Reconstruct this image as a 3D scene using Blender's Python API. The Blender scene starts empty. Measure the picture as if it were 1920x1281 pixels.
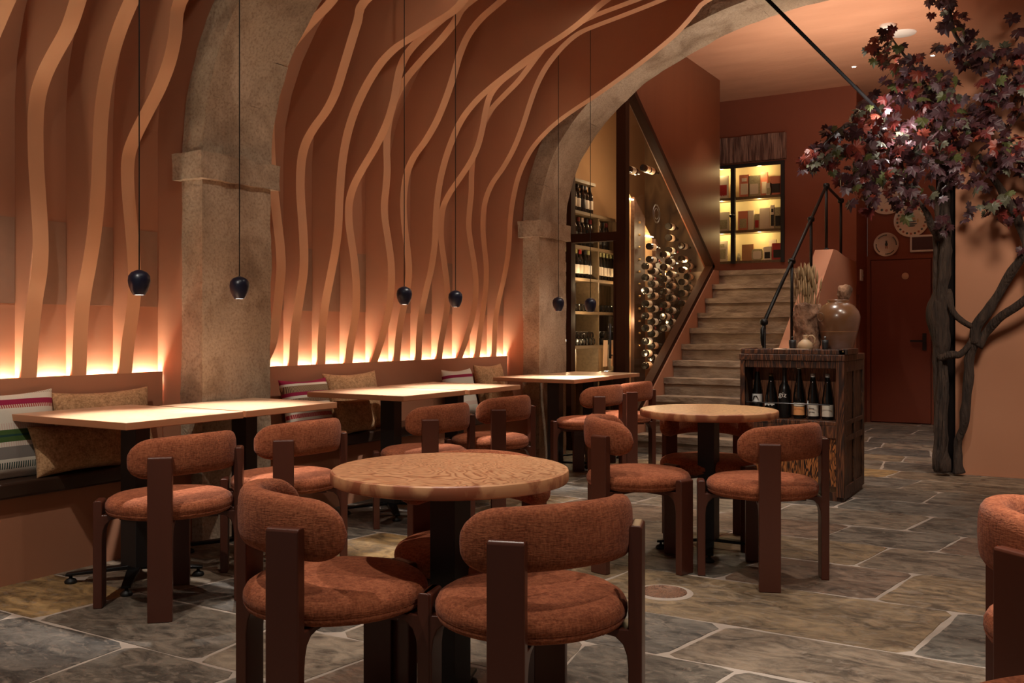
import bpy, math, random
from mathutils import Vector, Matrix, noise
C = bpy.context; SC = C.scene; COL = SC.collection
PI = math.pi
rnd = random.Random(7)

# ------------------------------------------------------------------ camera
CAMH = 1.168; YAW = .5387
cam = bpy.data.cameras.new('camera'); cam_o = bpy.data.objects.new('camera', cam); COL.objects.link(cam_o)
cam.sensor_width = 36; cam.lens = 1773/1920*36; cam.shift_y = -(640.5-619.3)/1920
cam.clip_start = .05; cam.clip_end = 60
cam_o.location = (0, 0, CAMH); cam_o.rotation_euler = (PI/2, 0, YAW)
SC.camera = cam_o
# ------------------------------------------------------------------ world, exposure
w = bpy.data.worlds.new('world'); SC.world = w; w.use_nodes = True
w.node_tree.nodes['Background'].inputs[0].default_value = (1, .88, .76, 1)
w.node_tree.nodes['Background'].inputs[1].default_value = .11
SC.view_settings.view_transform = 'Standard'; SC.view_settings.look = 'None'
SC.view_settings.exposure = 0.0; SC.view_settings.gamma = 1; SC.view_settings.use_curve_mapping = False

WARM = (1, .87, .70); NEUT = (1, .91, .79); HOT = (1, .95, .87)
def lamp(name, kind, loc, energy, color=NEUT, target=None, size=.05, cone=60, blend=.3, sx=None, sy=None):
    l = bpy.data.lights.new(name, kind); l.energy = energy; l.color = color
    if kind == 'SPOT':
        l.spot_size = math.radians(cone); l.spot_blend = blend; l.shadow_soft_size = size
    elif kind == 'POINT': l.shadow_soft_size = size
    elif kind == 'AREA':
        l.shape = 'RECTANGLE'; l.size = sx; l.size_y = sy
    o = bpy.data.objects.new(name, l); COL.objects.link(o); o.location = loc
    if target is not None:
        d = Vector(target)-Vector(loc); o.rotation_euler = d.to_track_quat('-Z', 'Y').to_euler()
    return o
# recessed ceiling spots of the dining room (fixed in the vault above the frame)
for (x, y, tx, ty, e, cone) in [
    (-2.6, 1.0, -3.3, 2.0, 170, 75), (-2.3, 3.2, -2.1, 2.9, 120, 70), (-2.4, 5.2, -2.6, 5.1, 135, 75),
    (-.9, 3.6, -.9, 4.3, 110, 75), (-.7, 5.6, -1.1, 6.3, 110, 75), (-2.0, 6.9, -2.9, 7.6, 120, 70),
    (-1.2, 1.4, -1.5, 2.2, 60, 70), (.4, 1.6, .1, 2.4, 130, 70), (.5, 4.0, -.3, 3.6, 60, 75)]:
    lamp('room_spot', 'SPOT', (x, y, 3.62), e, NEUT, (tx, ty, 0), .03, cone, .35)
# wall washers: spots aimed at the ribbed wall
for y in (.9, 2.6, 4.4, 5.9):
    lamp('wall_washer', 'SPOT', (-2.45, y, 3.40), 26, WARM, (-4.45, y+.5, 1.6), .05, 100, .8)
lamp('room_spot', 'SPOT', (-1.3, 2.3, 3.2), 150, NEUT, (-1.72, 6.75, .72), .04, 22, .5)  # added lamp that brightens the cabinet front and its bottle niche
lamp('room_spot', 'SPOT', (.75, 2.35, 3.3), 380, HOT, (.06, 2.72, .65), .03, 34, .3)
# stair hall: downlights, and added upward fill for soft light on the ceiling
lamp('stair_spot', 'SPOT', (-2.9, 8.5, 4.1), 60, NEUT, (-3.1, 9.3, .8), .04, 70, .5)
lamp('stair_spot', 'SPOT', (-3.0, 10.2, 4.1), 40, NEUT, (-3.1, 10.6, 1.6), .04, 80, .5)
lamp('hall_spot', 'SPOT', (-1.6, 10.6, 4.1), 150, NEUT, (-1.4, 10.9, 0), .04, 60, .5)
lamp('hall_spot', 'SPOT', (-1.35, 9.1, 4.1), 60, NEUT, (-1.6, 9.0, 0), .04, 70, .5)
lamp('hall_ceiling_fill', 'SPOT', (-1.9, 9.3, 2.6), 120, (1, .82, .66), (-2.0, 9.7, 4.15), .2, 165, 1)
lamp('hall_ceiling_fill', 'SPOT', (-1.4, 8.2, 3.0), 45, (1, .82, .66), (-1.5, 8.6, 4.15), .2, 165, 1)
lamp('right_wall_washer', 'SPOT', (.2, 5.6, 3.3), 300, WARM, (-.3, 8.45, 1.7), .35, 75, .8)
lamp('arch_uplight', 'SPOT', (-1.8, 7.2, 2.6), 40, NEUT, (-3.0, 7.6, 3.6), .1, 120, 1)

# ------------------------------------------------------------------ materials
def M(name, base, rough=.6, metal=0, var=None, scale=6, amt=.25, bump=0, bscale=40, bdist=.01, stretch=None, detail=6, coat=0,
      ramp=None, emis=None, estr=0, spec=None, dist=0.0, sheen=0):
    m = bpy.data.materials.new(name); m.use_nodes = True; nt = m.node_tree; N = nt.nodes; L = nt.links
    b = N['Principled BSDF']
    b.inputs['Base Color'].default_value = (*base, 1); b.inputs['Roughness'].default_value = rough; b.inputs['Metallic'].default_value = metal
    if coat: b.inputs['Coat Weight'].default_value = coat; b.inputs['Coat Roughness'].default_value = .15
    if spec is not None: b.inputs['Specular IOR Level'].default_value = spec
    if sheen: b.inputs['Sheen Weight'].default_value = sheen
    if emis: b.inputs['Emission Color'].default_value = (*emis, 1); b.inputs['Emission Strength'].default_value = estr
    if var or bump or ramp:
        tc = N.new('ShaderNodeTexCoord'); mp = N.new('ShaderNodeMapping'); L.new(tc.outputs['Object'], mp.inputs[0])
        if stretch: mp.inputs['Scale'].default_value = stretch
    if var:
        n = N.new('ShaderNodeTexNoise'); n.inputs['Scale'].default_value = scale; n.inputs['Detail'].default_value = detail
        n.inputs['Distortion'].default_value = dist
        L.new(mp.outputs[0], n.inputs[0])
        r = N.new('ShaderNodeValToRGB'); r.color_ramp.elements[0].position = .5-amt; r.color_ramp.elements[1].position = .5+amt
        r.color_ramp.elements[0].color = (*base, 1); r.color_ramp.elements[1].color = (*var, 1)
        L.new(n.outputs[0], r.inputs[0]); L.new(r.outputs[0], b.inputs['Base Color'])
    if bump:
        n2 = N.new('ShaderNodeTexNoise'); n2.inputs['Scale'].default_value = bscale; n2.inputs['Detail'].default_value = 8
        L.new(mp.outputs[0], n2.inputs[0])
        bp = N.new('ShaderNodeBump'); bp.inputs['Strength'].default_value = bump; bp.inputs['Distance'].default_value = bdist
        L.new(n2.outputs[0], bp.inputs['Height']); L.new(bp.outputs[0], b.inputs['Normal'])
    return m
def grain(name, stops, scale=3, stretch=(1, 1, 1), dist=4, rough=.45, bump=.15, wave=True, nscale=2.2, coat=0, freq=9):
    """wood figure: rings of a stretched, distorted noise"""
    m = bpy.data.materials.new(name); m.use_nodes = True; nt = m.node_tree; N = nt.nodes; L = nt.links; b = N['Principled BSDF']
    tc = N.new('ShaderNodeTexCoord'); mp = N.new('ShaderNodeMapping'); mp.inputs['Scale'].default_value = stretch; L.new(tc.outputs['Object'], mp.inputs[0])
    n = N.new('ShaderNodeTexNoise'); n.inputs['Scale'].default_value = nscale; n.inputs['Detail'].default_value = 3; n.inputs['Distortion'].default_value = dist
    L.new(mp.outputs[0], n.inputs[0])
    mu = N.new('ShaderNodeMath'); mu.operation = 'MULTIPLY'; mu.inputs[1].default_value = freq; L.new(n.outputs[0], mu.inputs[0])
    fr = N.new('ShaderNodeMath'); fr.operation = 'PINGPONG'; fr.inputs[1].default_value = .5; L.new(mu.outputs[0], fr.inputs[0])
    mu2 = N.new('ShaderNodeMath'); mu2.operation = 'MULTIPLY'; mu2.inputs[1].default_value = 2; L.new(fr.outputs[0], mu2.inputs[0])
    r = N.new('ShaderNodeValToRGB'); e = r.color_ramp.elements
    e[0].position = stops[0][0]; e[0].color = (*stops[0][1], 1); e[1].position = stops[-1][0]; e[1].color = (*stops[-1][1], 1)
    for p, c_ in stops[1:-1]: k = e.new(p); k.color = (*c_, 1)
    L.new(mu2.outputs[0], r.inputs[0]); L.new(r.outputs[0], b.inputs['Base Color'])
    b.inputs['Roughness'].default_value = rough
    if coat: b.inputs['Coat Weight'].default_value = coat; b.inputs['Coat Roughness'].default_value = .2
    if bump:
        bp = N.new('ShaderNodeBump'); bp.inputs['Strength'].default_value = bump; bp.inputs['Distance'].default_value = .003
        L.new(mu2.outputs[0], bp.inputs['Height']); L.new(bp.outputs[0], b.inputs['Normal'])
    return m
def fabric(name, c1, c2, scale=170, rough=.95, bump=.5):
    m = bpy.data.materials.new(name); m.use_nodes = True; nt = m.node_tree; N = nt.nodes; L = nt.links; b = N['Principled BSDF']
    tc = N.new('ShaderNodeTexCoord')
    def nz(sc, st=(1, 1, 1), det=2):
        mp = N.new('ShaderNodeMapping'); mp.inputs['Scale'].default_value = st; L.new(tc.outputs['Object'], mp.inputs[0])
        n = N.new('ShaderNodeTexNoise'); n.inputs['Scale'].default_value = sc; n.inputs['Detail'].default_value = det; L.new(mp.outputs[0], n.inputs[0]); return n.outputs[0]
    a = nz(scale, (1, 1, .35)); d = nz(scale, (.35, .35, 1.6)); g = nz(14)
    ad = N.new('ShaderNodeMath'); ad.operation = 'ADD'; L.new(a, ad.inputs[0]); L.new(d, ad.inputs[1])
    ad2 = N.new('ShaderNodeMath'); ad2.operation = 'MULTIPLY_ADD'; L.new(g, ad2.inputs[0]); ad2.inputs[1].default_value = .5; L.new(ad.outputs[0], ad2.inputs[2])
    r = N.new('ShaderNodeMapRange'); r.inputs[1].default_value = .95; r.inputs[2].default_value = 1.55; L.new(ad2.outputs[0], r.inputs[0])
    mx = N.new('ShaderNodeMix'); mx.data_type = 'RGBA'; mx.inputs[6].default_value = (*c1, 1); mx.inputs[7].default_value = (*c2, 1)
    L.new(r.outputs[0], mx.inputs[0]); L.new(mx.outputs[2], b.inputs['Base Color'])
    bp = N.new('ShaderNodeBump'); bp.inputs['Strength'].default_value = bump; bp.inputs['Distance'].default_value = .003
    L.new(ad.outputs[0], bp.inputs['Height']); L.new(bp.outputs[0], b.inputs['Normal'])
    b.inputs['Roughness'].default_value = rough; b.inputs['Sheen Weight'].default_value = .06; b.inputs['Sheen Roughness'].default_value = .5
    b.inputs['Specular IOR Level'].default_value = .15
    return m
def striped(name, stops, axis=1, rough=.95, dash=None):
    """cushion cloth: constant colour bands along a local axis; dash=(stop indices) bands broken up crossways"""
    m = bpy.data.materials.new(name); m.use_nodes = True; nt = m.node_tree; N = nt.nodes; L = nt.links; b = N['Principled BSDF']
    tc = N.new('ShaderNodeTexCoord'); sp = N.new('ShaderNodeSeparateXYZ'); L.new(tc.outputs['Generated'], sp.inputs[0])
    def ramp(st):
        r = N.new('ShaderNodeValToRGB'); r.color_ramp.interpolation = 'CONSTANT'; e = r.color_ramp.elements
        e[0].position = st[0][0]; e[0].color = (*st[0][1], 1); e[1].position = st[1][0]; e[1].color = (*st[1][1], 1)
        for p, c_ in st[2:]: k = e.new(p); k.color = (*c_, 1)
        L.new(sp.outputs[axis], r.inputs[0]); return r
    r = ramp(stops); out = r.outputs[0]
    if dash:
        r2 = ramp(dash)
        mu = N.new('ShaderNodeMath'); mu.operation = 'MULTIPLY'; mu.inputs[1].default_value = 46; L.new(sp.outputs[1-axis if axis < 2 else 0], mu.inputs[0])
        fr = N.new('ShaderNodeMath'); fr.operation = 'FRACT'; L.new(mu.outputs[0], fr.inputs[0])
        gt = N.new('ShaderNodeMath'); gt.operation = 'GREATER_THAN'; gt.inputs[1].default_value = .5; L.new(fr.outputs[0], gt.inputs[0])
        mx = N.new('ShaderNodeMix'); mx.data_type = 'RGBA'; L.new(gt.outputs[0], mx.inputs[0]); L.new(r.outputs[0], mx.inputs[6]); L.new(r2.outputs[0], mx.inputs[7]); out = mx.outputs[2]
    L.new(out, b.inputs['Base Color']); b.inputs['Roughness'].default_value = rough
    n = N.new('ShaderNodeTexNoise'); n.inputs['Scale'].default_value = 160; L.new(tc.outputs['Object'], n.inputs[0])
    bp = N.new('ShaderNodeBump'); bp.inputs['Strength'].default_value = .5; bp.inputs['Distance'].default_value = .003; L.new(n.outputs[0], bp.inputs['Height']); L.new(bp.outputs[0], b.inputs['Normal'])
    return m
def glass(name, tint=(1, 1, 1), alpha=.06, rough=.03):
    m = bpy.data.materials.new(name); m.use_nodes = True; nt = m.node_tree; N = nt.nodes; L = nt.links
    for n in list(N):
        if n.type != 'OUTPUT_MATERIAL': N.remove(n)
    out = N['Material Output']; t = N.new('ShaderNodeBsdfTransparent'); t.inputs[0].default_value = (*tint, 1)
    g = N.new('ShaderNodeBsdfGlossy'); g.inputs['Roughness'].default_value = rough
    f0 = N.new('ShaderNodeFresnel'); f0.inputs[0].default_value = 1.3; gg = N.new('ShaderNodeNewGeometry')
    f = N.new('ShaderNodeMath'); f.operation = 'MULTIPLY'; iv = N.new('ShaderNodeMath'); iv.operation = 'SUBTRACT'; iv.inputs[0].default_value = 1; L.new(gg.outputs['Backfacing'], iv.inputs[1]); L.new(f0.outputs[0], f.inputs[0]); L.new(iv.outputs[0], f.inputs[1])
    mx = N.new('ShaderNodeMixShader'); L.new(f.outputs[0], mx.inputs[0]); L.new(t.outputs[0], mx.inputs[1]); L.new(g.outputs[0], mx.inputs[2]); L.new(mx.outputs[0], out.inputs[0])
    return m
TC = (.39, .163, .086); TC2 = (.43, .188, .102)
mt = {}
mt['plaster'] = M('terracotta_plaster', TC, .75, var=TC2, scale=1.6, amt=.25, bump=.12, bscale=14, bdist=.01)
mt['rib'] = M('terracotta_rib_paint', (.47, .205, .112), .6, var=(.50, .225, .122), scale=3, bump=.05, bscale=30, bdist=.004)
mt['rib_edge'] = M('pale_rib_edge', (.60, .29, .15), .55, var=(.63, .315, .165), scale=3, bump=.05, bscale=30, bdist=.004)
mt['panel'] = M('grey_brown_panel', (.29, .155, .095), .8, var=(.32, .175, .108), scale=20)
mt['redwall'] = M('dark_red_plaster', (.21, .056, .026), .7, var=(.245, .066, .031), scale=1.6, bump=.1, bscale=12, bdist=.01)
mt['door'] = M('dark_red_door_paint', (.21, .05, .025), .5, var=(.23, .056, .028), scale=2)
mt['ceil'] = M('pinkish_ceiling_plaster', (.52, .26, .155), .85, var=(.60, .31, .19), scale=1.4, amt=.2, bump=.2, bscale=9, bdist=.02, stretch=(1, 3, 1))
mt['brown'] = M('brown_lacquer_panel', (.15, .045, .018), .38, var=(.17, .052, .021), scale=2, stretch=(1, 6, .3))
mt['bronze'] = M('dark_bronze_frame', (.040, .015, .008), .6, 0, spec=.06)
mt['black'] = M('black_iron', (.012, .011, .011), .42, .6, bump=.1, bscale=60, bdist=.003)
mt['blackp'] = M('black_powder_coat', (.017, .014, .014), .5)
mt['void'] = M('black_steel_post_paint', (.008, .006, .006), .8, spec=.05)
mt['legwood'] = M('red_brown_stained_wood', (.075, .020, .011), .34, var=(.10, .027, .014), scale=5, stretch=(1, 1, .08), amt=.2)
mt['seat'] = fabric('rust_boucle', (.20, .052, .022), (.41, .128, .057))
mt['tan'] = fabric('tan_basketweave', (.30, .155, .07), (.60, .35, .18), 120)
mt['leather'] = M('dark_brown_leather', (.030, .014, .009), .30, var=(.045, .022, .013), scale=4, bump=.15, bscale=120, bdist=.002)
mt['rubber'] = M('black_rubber', (.006, .006, .006), .55)
mt['tabtop'] = grain('oak_tabletop', [(0, (.52, .31, .185)), (.6, (.60, .37, .23)), (1, (.46, .26, .15))], stretch=(6, .8, 6), dist=.6, nscale=1.5, freq=12, rough=.4, bump=.03)
mt['tabedge'] = M('oak_table_edge', (.50, .23, .115), .45, var=(.42, .18, .085), scale=3, stretch=(.6, .6, 8))
mt['burl'] = grain('swirled_ply_tabletop', [(0, (.30, .105, .045)), (.3, (.50, .225, .105)), (.6, (.63, .32, .16)), (1, (.66, .35, .18))], stretch=(.8, 1.7, 1), dist=2.4, nscale=2.0, freq=20, rough=.34, bump=.04, coat=.1)
mt['burledge'] = M('layered_table_edge', (.33, .10, .045), .45, var=(.62, .30, .14), scale=7, amt=.06, stretch=(1, 1, .6), dist=1.5)
mt['pend'] = M('midnight_blue_enamel', (.010, .011, .026), .33, .1)
mt['pendin'] = M('lit_pendant_inside', (.9, .85, .8), .5, emis=(1, .85, .7), estr=9)
mt['led2'] = M('rack_led_bar', (1, .8, .6), .5, emis=(1, .78, .48), estr=18)
mt['palebrown'] = M('tan_cellar_plaster', (.27, .15, .075), .8)
mt['cream2'] = M('cream_boarded_back', (.62, .50, .28), .8)
mt['darkfoil'] = M('dark_gold_foil', (.10, .06, .02), .4, .5)
mt['cable'] = M('black_cord', (.010, .008, .008), .8)
mt['led'] = M('warm_led_strip', (1, .8, .6), .5, emis=(1, .90, .70), estr=250)
mt['darkwood'] = grain('scorched_brown_wood', [(0, (.018, .008, .005)), (.4, (.05, .018, .009)), (.8, (.12, .040, .016)), (1, (.17, .06, .024))], stretch=(7, 7, .7), dist=1.2, nscale=1.6, freq=10, rough=.42, bump=.5)
mt['darkwood2'] = grain('scorched_carved_wood', [(0, (.022, .010, .006)), (.6, (.065, .026, .013)), (1, (.12, .050, .022))], stretch=(5, 5, 1.2), dist=.8, nscale=2, freq=8, rough=.5, bump=.6)
mt['zebra'] = grain('orange_streaked_wood', [(0, (.016, .006, .003)), (.42, (.05, .016, .006)), (.55, (.30, .095, .025)), (1, (.44, .15, .04))], stretch=(5, 5, .55), dist=2.4, nscale=2.0, freq=11, rough=.4, bump=.5)
mt['shelfwood'] = M('grey_brown_shelf_wood', (.13, .085, .045), .55, var=(.20, .13, .07), scale=4, stretch=(8, .5, 8))
mt['ribbed'] = grain('cellar_back_wood', [(0, (.05, .026, .012)), (.7, (.13, .075, .035)), (1, (.18, .11, .055))], stretch=(1, 9, .25), dist=.3, nscale=1.8, freq=10, rough=.55, bump=.3)
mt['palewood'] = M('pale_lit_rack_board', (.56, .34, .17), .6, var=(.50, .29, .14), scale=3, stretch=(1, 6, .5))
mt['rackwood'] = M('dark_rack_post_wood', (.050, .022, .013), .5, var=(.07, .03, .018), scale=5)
mt['brass'] = M('brass', (.75, .50, .22), .3, 1)
mt['bottle'] = M('dark_bottle_glass', (.008, .007, .006), .12, spec=.6)
mt['blackbottle'] = M('matt_black_bottle', (.010, .009, .009), .3)
mt['cream'] = M('cream_label', (.72, .62, .50), .7)
mt['white'] = M('white_label', (.80, .76, .70), .7)
mt['red'] = M('red_foil', (.40, .03, .03), .4)
mt['orange'] = M('orange_label', (.80, .34, .12), .7)
mt['olive'] = M('pale_olive_foil', (.50, .46, .22), .45)
mt['copperwax'] = M('copper_red_wax', (.28, .06, .03), .4)
mt['cork'] = M('cork', (.40, .24, .12), .8)
mt['lightplastic'] = M('white_plastic', (.74, .70, .66), .5)
mt['maroon'] = M('dark_maroon_panel', (.06, .014, .014), .4)
mt['steel'] = M('grey_steel', (.30, .30, .31), .35, .9)
mt['paper'] = M('beige_paper', (.72, .50, .34), .8)
mt['jug'] = M('beige_stoneware', (.58, .40, .24), .5, var=(.52, .35, .20), scale=8)
mt['wheat'] = M('dried_wheat', (.36, .22, .10), .8, var=(.26, .16, .07), scale=30)
mt['glass'] = glass('clear_glass', (.97, .95, .92))
mt['stonestep'] = M('worn_limestone_step', (.17, .11, .075), .8, var=(.36, .265, .19), scale=4.5, amt=.20, bump=.7, bscale=16, bdist=.02, stretch=(1, 1, 2))
mt['grout'] = M('pinkish_grout', (.33, .26, .21), .9, var=(.42, .34, .28), scale=8, bump=.3, bscale=40, bdist=.01)

def stone_mat():
    m = bpy.data.materials.new('old_limestone'); m.use_nodes = True; nt = m.node_tree; N = nt.nodes; L = nt.links; b = N['Principled BSDF']
    tc = N.new('ShaderNodeTexCoord')
    def nz(s, d=6, dist=0): n = N.new('ShaderNodeTexNoise'); n.inputs['Scale'].default_value = s; n.inputs['Detail'].default_value = d; n.inputs['Distortion'].default_value = dist; L.new(tc.outputs['Object'], n.inputs[0]); return n.outputs[0]
    def rp(src, st):
        r = N.new('ShaderNodeValToRGB'); e = r.color_ramp.elements; e[0].position = st[0][0]; e[0].color = (*st[0][1], 1); e[1].position = st[-1][0]; e[1].color = (*st[-1][1], 1)
        for p, c_ in st[1:-1]: k = e.new(p); k.color = (*c_, 1)
        L.new(src, r.inputs[0]); return r.outputs[0]
    a = rp(nz(1.7, 9), [(.3, (.33, .235, .155)), (.5, (.44, .325, .225)), (.72, (.55, .43, .315))])
    f = rp(nz(70, 8, .3), [(.30, (.62, .54, .48)), (.5, (.95, .95, .95)), (.7, (1.12, 1.1, 1.05))])
    p = rp(nz(3.2, 14, .5), [(.36, (.42, .33, .27)), (.52, (1, 1, 1))])
    m1 = N.new('ShaderNodeMix'); m1.data_type = 'RGBA'; m1.blend_type = 'MULTIPLY'; m1.inputs[0].default_value = .8; L.new(a, m1.inputs[6]); L.new(f, m1.inputs[7])
    m2 = N.new('ShaderNodeMix'); m2.data_type = 'RGBA'; m2.blend_type = 'MULTIPLY'; m2.inputs[0].default_value = .62; L.new(m1.outputs[2], m2.inputs[6]); L.new(p, m2.inputs[7])
    L.new(m2.outputs[2], b.inputs['Base Color']); b.inputs['Roughness'].default_value = .9
    bp = N.new('ShaderNodeBump'); bp.inputs['Strength'].default_value = .65; bp.inputs['Distance'].default_value = .012; L.new(nz(26, 10, .5), bp.inputs['Height']); L.new(bp.outputs[0], b.inputs['Normal'])
    return m
mt['stone'] = stone_mat()
def slab_mat():
    m = bpy.data.materials.new('slate_slab'); m.use_nodes = True; nt = m.node_tree; N = nt.nodes; L = nt.links; b = N['Principled BSDF']
    at = N.new('ShaderNodeAttribute'); at.attribute_name = 'tint'
    tc = N.new('ShaderNodeTexCoord')
    mp = N.new('ShaderNodeMapping'); mp.inputs['Scale'].default_value = (1, 1.7, 1); mp.inputs['Rotation'].default_value = (0, 0, .15); L.new(tc.outputs['Object'], mp.inputs[0])
    def nz(s, d, dist): n = N.new('ShaderNodeTexNoise'); n.inputs['Scale'].default_value = s; n.inputs['Detail'].default_value = d; n.inputs['Distortion'].default_value = dist; n.inputs['Roughness'].default_value = .68; L.new(mp.outputs[0], n.inputs[0]); return n.outputs[0]
    r = N.new('ShaderNodeValToRGB'); e = r.color_ramp.elements; e[0].position = .38; e[0].color = (.38, .33, .29, 1); e[1].position = .62; e[1].color = (1.8, 1.7, 1.55, 1); L.new(nz(5.5, 15, 1.2), r.inputs[0])
    m1 = N.new('ShaderNodeMix'); m1.data_type = 'RGBA'; m1.blend_type = 'MULTIPLY'; m1.inputs[0].default_value = .9; L.new(at.outputs['Color'], m1.inputs[6]); L.new(r.outputs[0], m1.inputs[7])
    r2 = N.new('ShaderNodeValToRGB'); e = r2.color_ramp.elements; e[0].position = .54; e[0].color = (0, 0, 0, 1); e[1].position = .60; e[1].color = (1, 1, 1, 1); L.new(nz(16, 14, .9), r2.inputs[0])
    m2 = N.new('ShaderNodeMix'); m2.data_type = 'RGBA'; m2.inputs[7].default_value = (.26, .20, .15, 1)
    mm = N.new('ShaderNodeMath'); mm.operation = 'MULTIPLY'; mm.inputs[1].default_value = .55; L.new(r2.outputs[0], mm.inputs[0]); L.new(mm.outputs[0], m2.inputs[0]); L.new(m1.outputs[2], m2.inputs[6])
    L.new(m2.outputs[2], b.inputs['Base Color'])
    rr = N.new('ShaderNodeMapRange'); rr.inputs[3].default_value = .38; rr.inputs[4].default_value = .68; L.new(nz(7, 5, 0), rr.inputs[0]); L.new(rr.outputs[0], b.inputs['Roughness'])
    bp = N.new('ShaderNodeBump'); bp.inputs['Strength'].default_value = .8; bp.inputs['Distance'].default_value = .010; L.new(nz(14, 14, .5), bp.inputs['Height']); L.new(bp.outputs[0], b.inputs['Normal'])
    return m
mt['slab'] = slab_mat()

# ------------------------------------------------------------------ mesh helpers
def origin(o):
    p = Vector((0, 0, 0))
    while o is not None: p += o.location; o = o.parent
    return p
class MB:
    def __init__(s): s.v = []; s.f = []; s.mi = []; s.cur = 0
    def mat(s, i): s.cur = i; return s
    def add(s, vs, fs, M_=None):
        b = len(s.v)
        for p in vs: s.v.append(tuple(M_ @ Vector(p)) if M_ is not None else tuple(p))
        for f in fs: s.f.append([b+i for i in f]); s.mi.append(s.cur)
        return s
    def box(s, x0, x1, y0, y1, z0, z1, M_=None):
        return s.add([(x0, y0, z0), (x1, y0, z0), (x1, y1, z0), (x0, y1, z0), (x0, y0, z1), (x1, y0, z1), (x1, y1, z1), (x0, y1, z1)],
                     [(0, 3, 2, 1), (4, 5, 6, 7), (0, 1, 5, 4), (1, 2, 6, 5), (2, 3, 7, 6), (3, 0, 4, 7)], M_)
    def prism(s, poly, a, b, axis='x', M_=None):
        """poly in the two other axes (x->(y,z), y->(x,z), z->(x,y))"""
        n = len(poly)
        def P(p, t): return (t, p[0], p[1]) if axis == 'x' else ((p[0], t, p[1]) if axis == 'y' else (p[0], p[1], t))
        vs = [P(p, a) for p in poly]+[P(p, b) for p in poly]
        fs = [tuple(range(n-1, -1, -1)), tuple(range(n, 2*n))]+[(i, (i+1) % n, n+(i+1) % n, n+i) for i in range(n)]
        return s.add(vs, fs, M_)
    def lathe(s, prof, n=32, c=(0, 0, 0), M_=None):
        vs = []; fs = []; k = len(prof)
        for i in range(n):
            a = 2*PI*i/n; ca, sa = math.cos(a), math.sin(a)
            for r, z in prof: vs.append((c[0]+r*ca, c[1]+r*sa, c[2]+z))
        for i in range(n):
            j = (i+1) % n
            for q in range(k-1): fs.append((i*k+q, j*k+q, j*k+q+1, i*k+q+1))
        return s.add(vs, fs, M_)
    def tube(s, pts, rad, n=10, cap=True, flat=1):
        pts = [Vector(p) for p in pts]; m = len(pts); vs = []; fs = []; up = None
        for i, p in enumerate(pts):
            t = (pts[min(i+1, m-1)]-pts[max(i-1, 0)]).normalized()
            if up is None: up = Vector((0, 0, 1)) if abs(t.z) < .9 else Vector((1, 0, 0))
            a = t.cross(up).normalized(); b_ = a.cross(t).normalized(); up = b_
            r = rad[i] if isinstance(rad, (list, tuple)) else rad
            for k in range(n):
                th = 2*PI*k/n; vs.append(p+a*(r*math.cos(th))+b_*(r*flat*math.sin(th)))
        for i in range(m-1):
            for k in range(n): fs.append((i*n+k, i*n+(k+1) % n, (i+1)*n+(k+1) % n, (i+1)*n+k))
        if cap: fs.append(tuple(range(n-1, -1, -1))); fs.append(tuple(range((m-1)*n, m*n)))
        return s.add(vs, fs)
    def cyl(s, p0, p1, r, n=16): return s.tube([p0, p1], r, n)
    def build(s, name, mats, parent=None, smooth=False, bevel=0, world=True, subd=0, seg=2, fix=True):
        me = bpy.data.meshes.new(name)
        off = origin(parent) if (parent is not None and world) else Vector((0, 0, 0))
        me.from_pydata([tuple(Vector(p)-off) for p in s.v], [], s.f)
        if not isinstance(mats, (list, tuple)): mats = [mats]
        for m in mats: me.materials.append(mt[m] if isinstance(m, str) else m)
        me.polygons.foreach_set('material_index', s.mi)
        if fix:
            import bmesh
            bm = bmesh.new(); bm.from_mesh(me); bmesh.ops.recalc_face_normals(bm, faces=bm.faces); bm.to_mesh(me); bm.free()
        if smooth: me.polygons.foreach_set('use_smooth', [True]*len(me.polygons))
        o = bpy.data.objects.new(name, me); COL.objects.link(o)
        if parent is not None: o.parent = parent
        if bevel:
            b = o.modifiers.new('bevel', 'BEVEL'); b.width = bevel; b.segments = seg; b.limit_method = 'ANGLE'; b.angle_limit = .6
            if not smooth: me.polygons.foreach_set('use_smooth', [True]*len(me.polygons)); wn = o.modifiers.new('wn', 'WEIGHTED_NORMAL'); wn.keep_sharp = False
        if subd: sd = o.modifiers.new('sub', 'SUBSURF'); sd.levels = subd; sd.render_levels = subd
        return o
def smooth_split(o, ang=40):
    me = o.data; me.polygons.foreach_set('use_smooth', [True]*len(me.polygons)); me.set_sharp_from_angle(angle=math.radians(ang)); return o
def tag(o, label, cat, group=None):
    o['label'] = label; o['category'] = cat
    if group: o['group'] = group
    return o
def thing(name, label, cat, loc=(0, 0, 0), rotz=0, group=None):
    o = bpy.data.objects.new(name, None); COL.objects.link(o); o.location = loc; o.rotation_euler = (0, 0, rotz); o.empty_display_size = .1
    return tag(o, label, cat, group)
def struct(o): o['kind'] = 'structure'; return o
def dup(src, loc, rotz=None, label=None, group=None):
    r = src.copy(); COL.objects.link(r); r.location = loc
    if rotz is not None: r.rotation_euler = (0, 0, rotz)
    if label: r['label'] = label
    if group: r['group'] = group
    for ch in list(src.children):
        c_ = ch.copy(); COL.objects.link(c_); c_.parent = r
        for g in ch.children:
            d = g.copy(); COL.objects.link(d); d.parent = c_
    return r
def catmull(P, sub=4):
    out = []; n = len(P)
    for i in range(n-1):
        p0, p1, p2, p3 = P[max(i-1, 0)], P[i], P[i+1], P[min(i+2, n-1)]
        for k in range(sub):
            t = k/sub
            out.append(tuple(.5*((2*b)+(c_-a)*t+(2*a-5*b+4*c_-d)*t*t+(3*b-a-3*c_+d)*t**3) for a, b, c_, d in zip(p0, p1, p2, p3)))
    out.append(tuple(P[-1])); return out
CA, SA = math.cos(YAW), math.sin(YAW)
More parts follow.
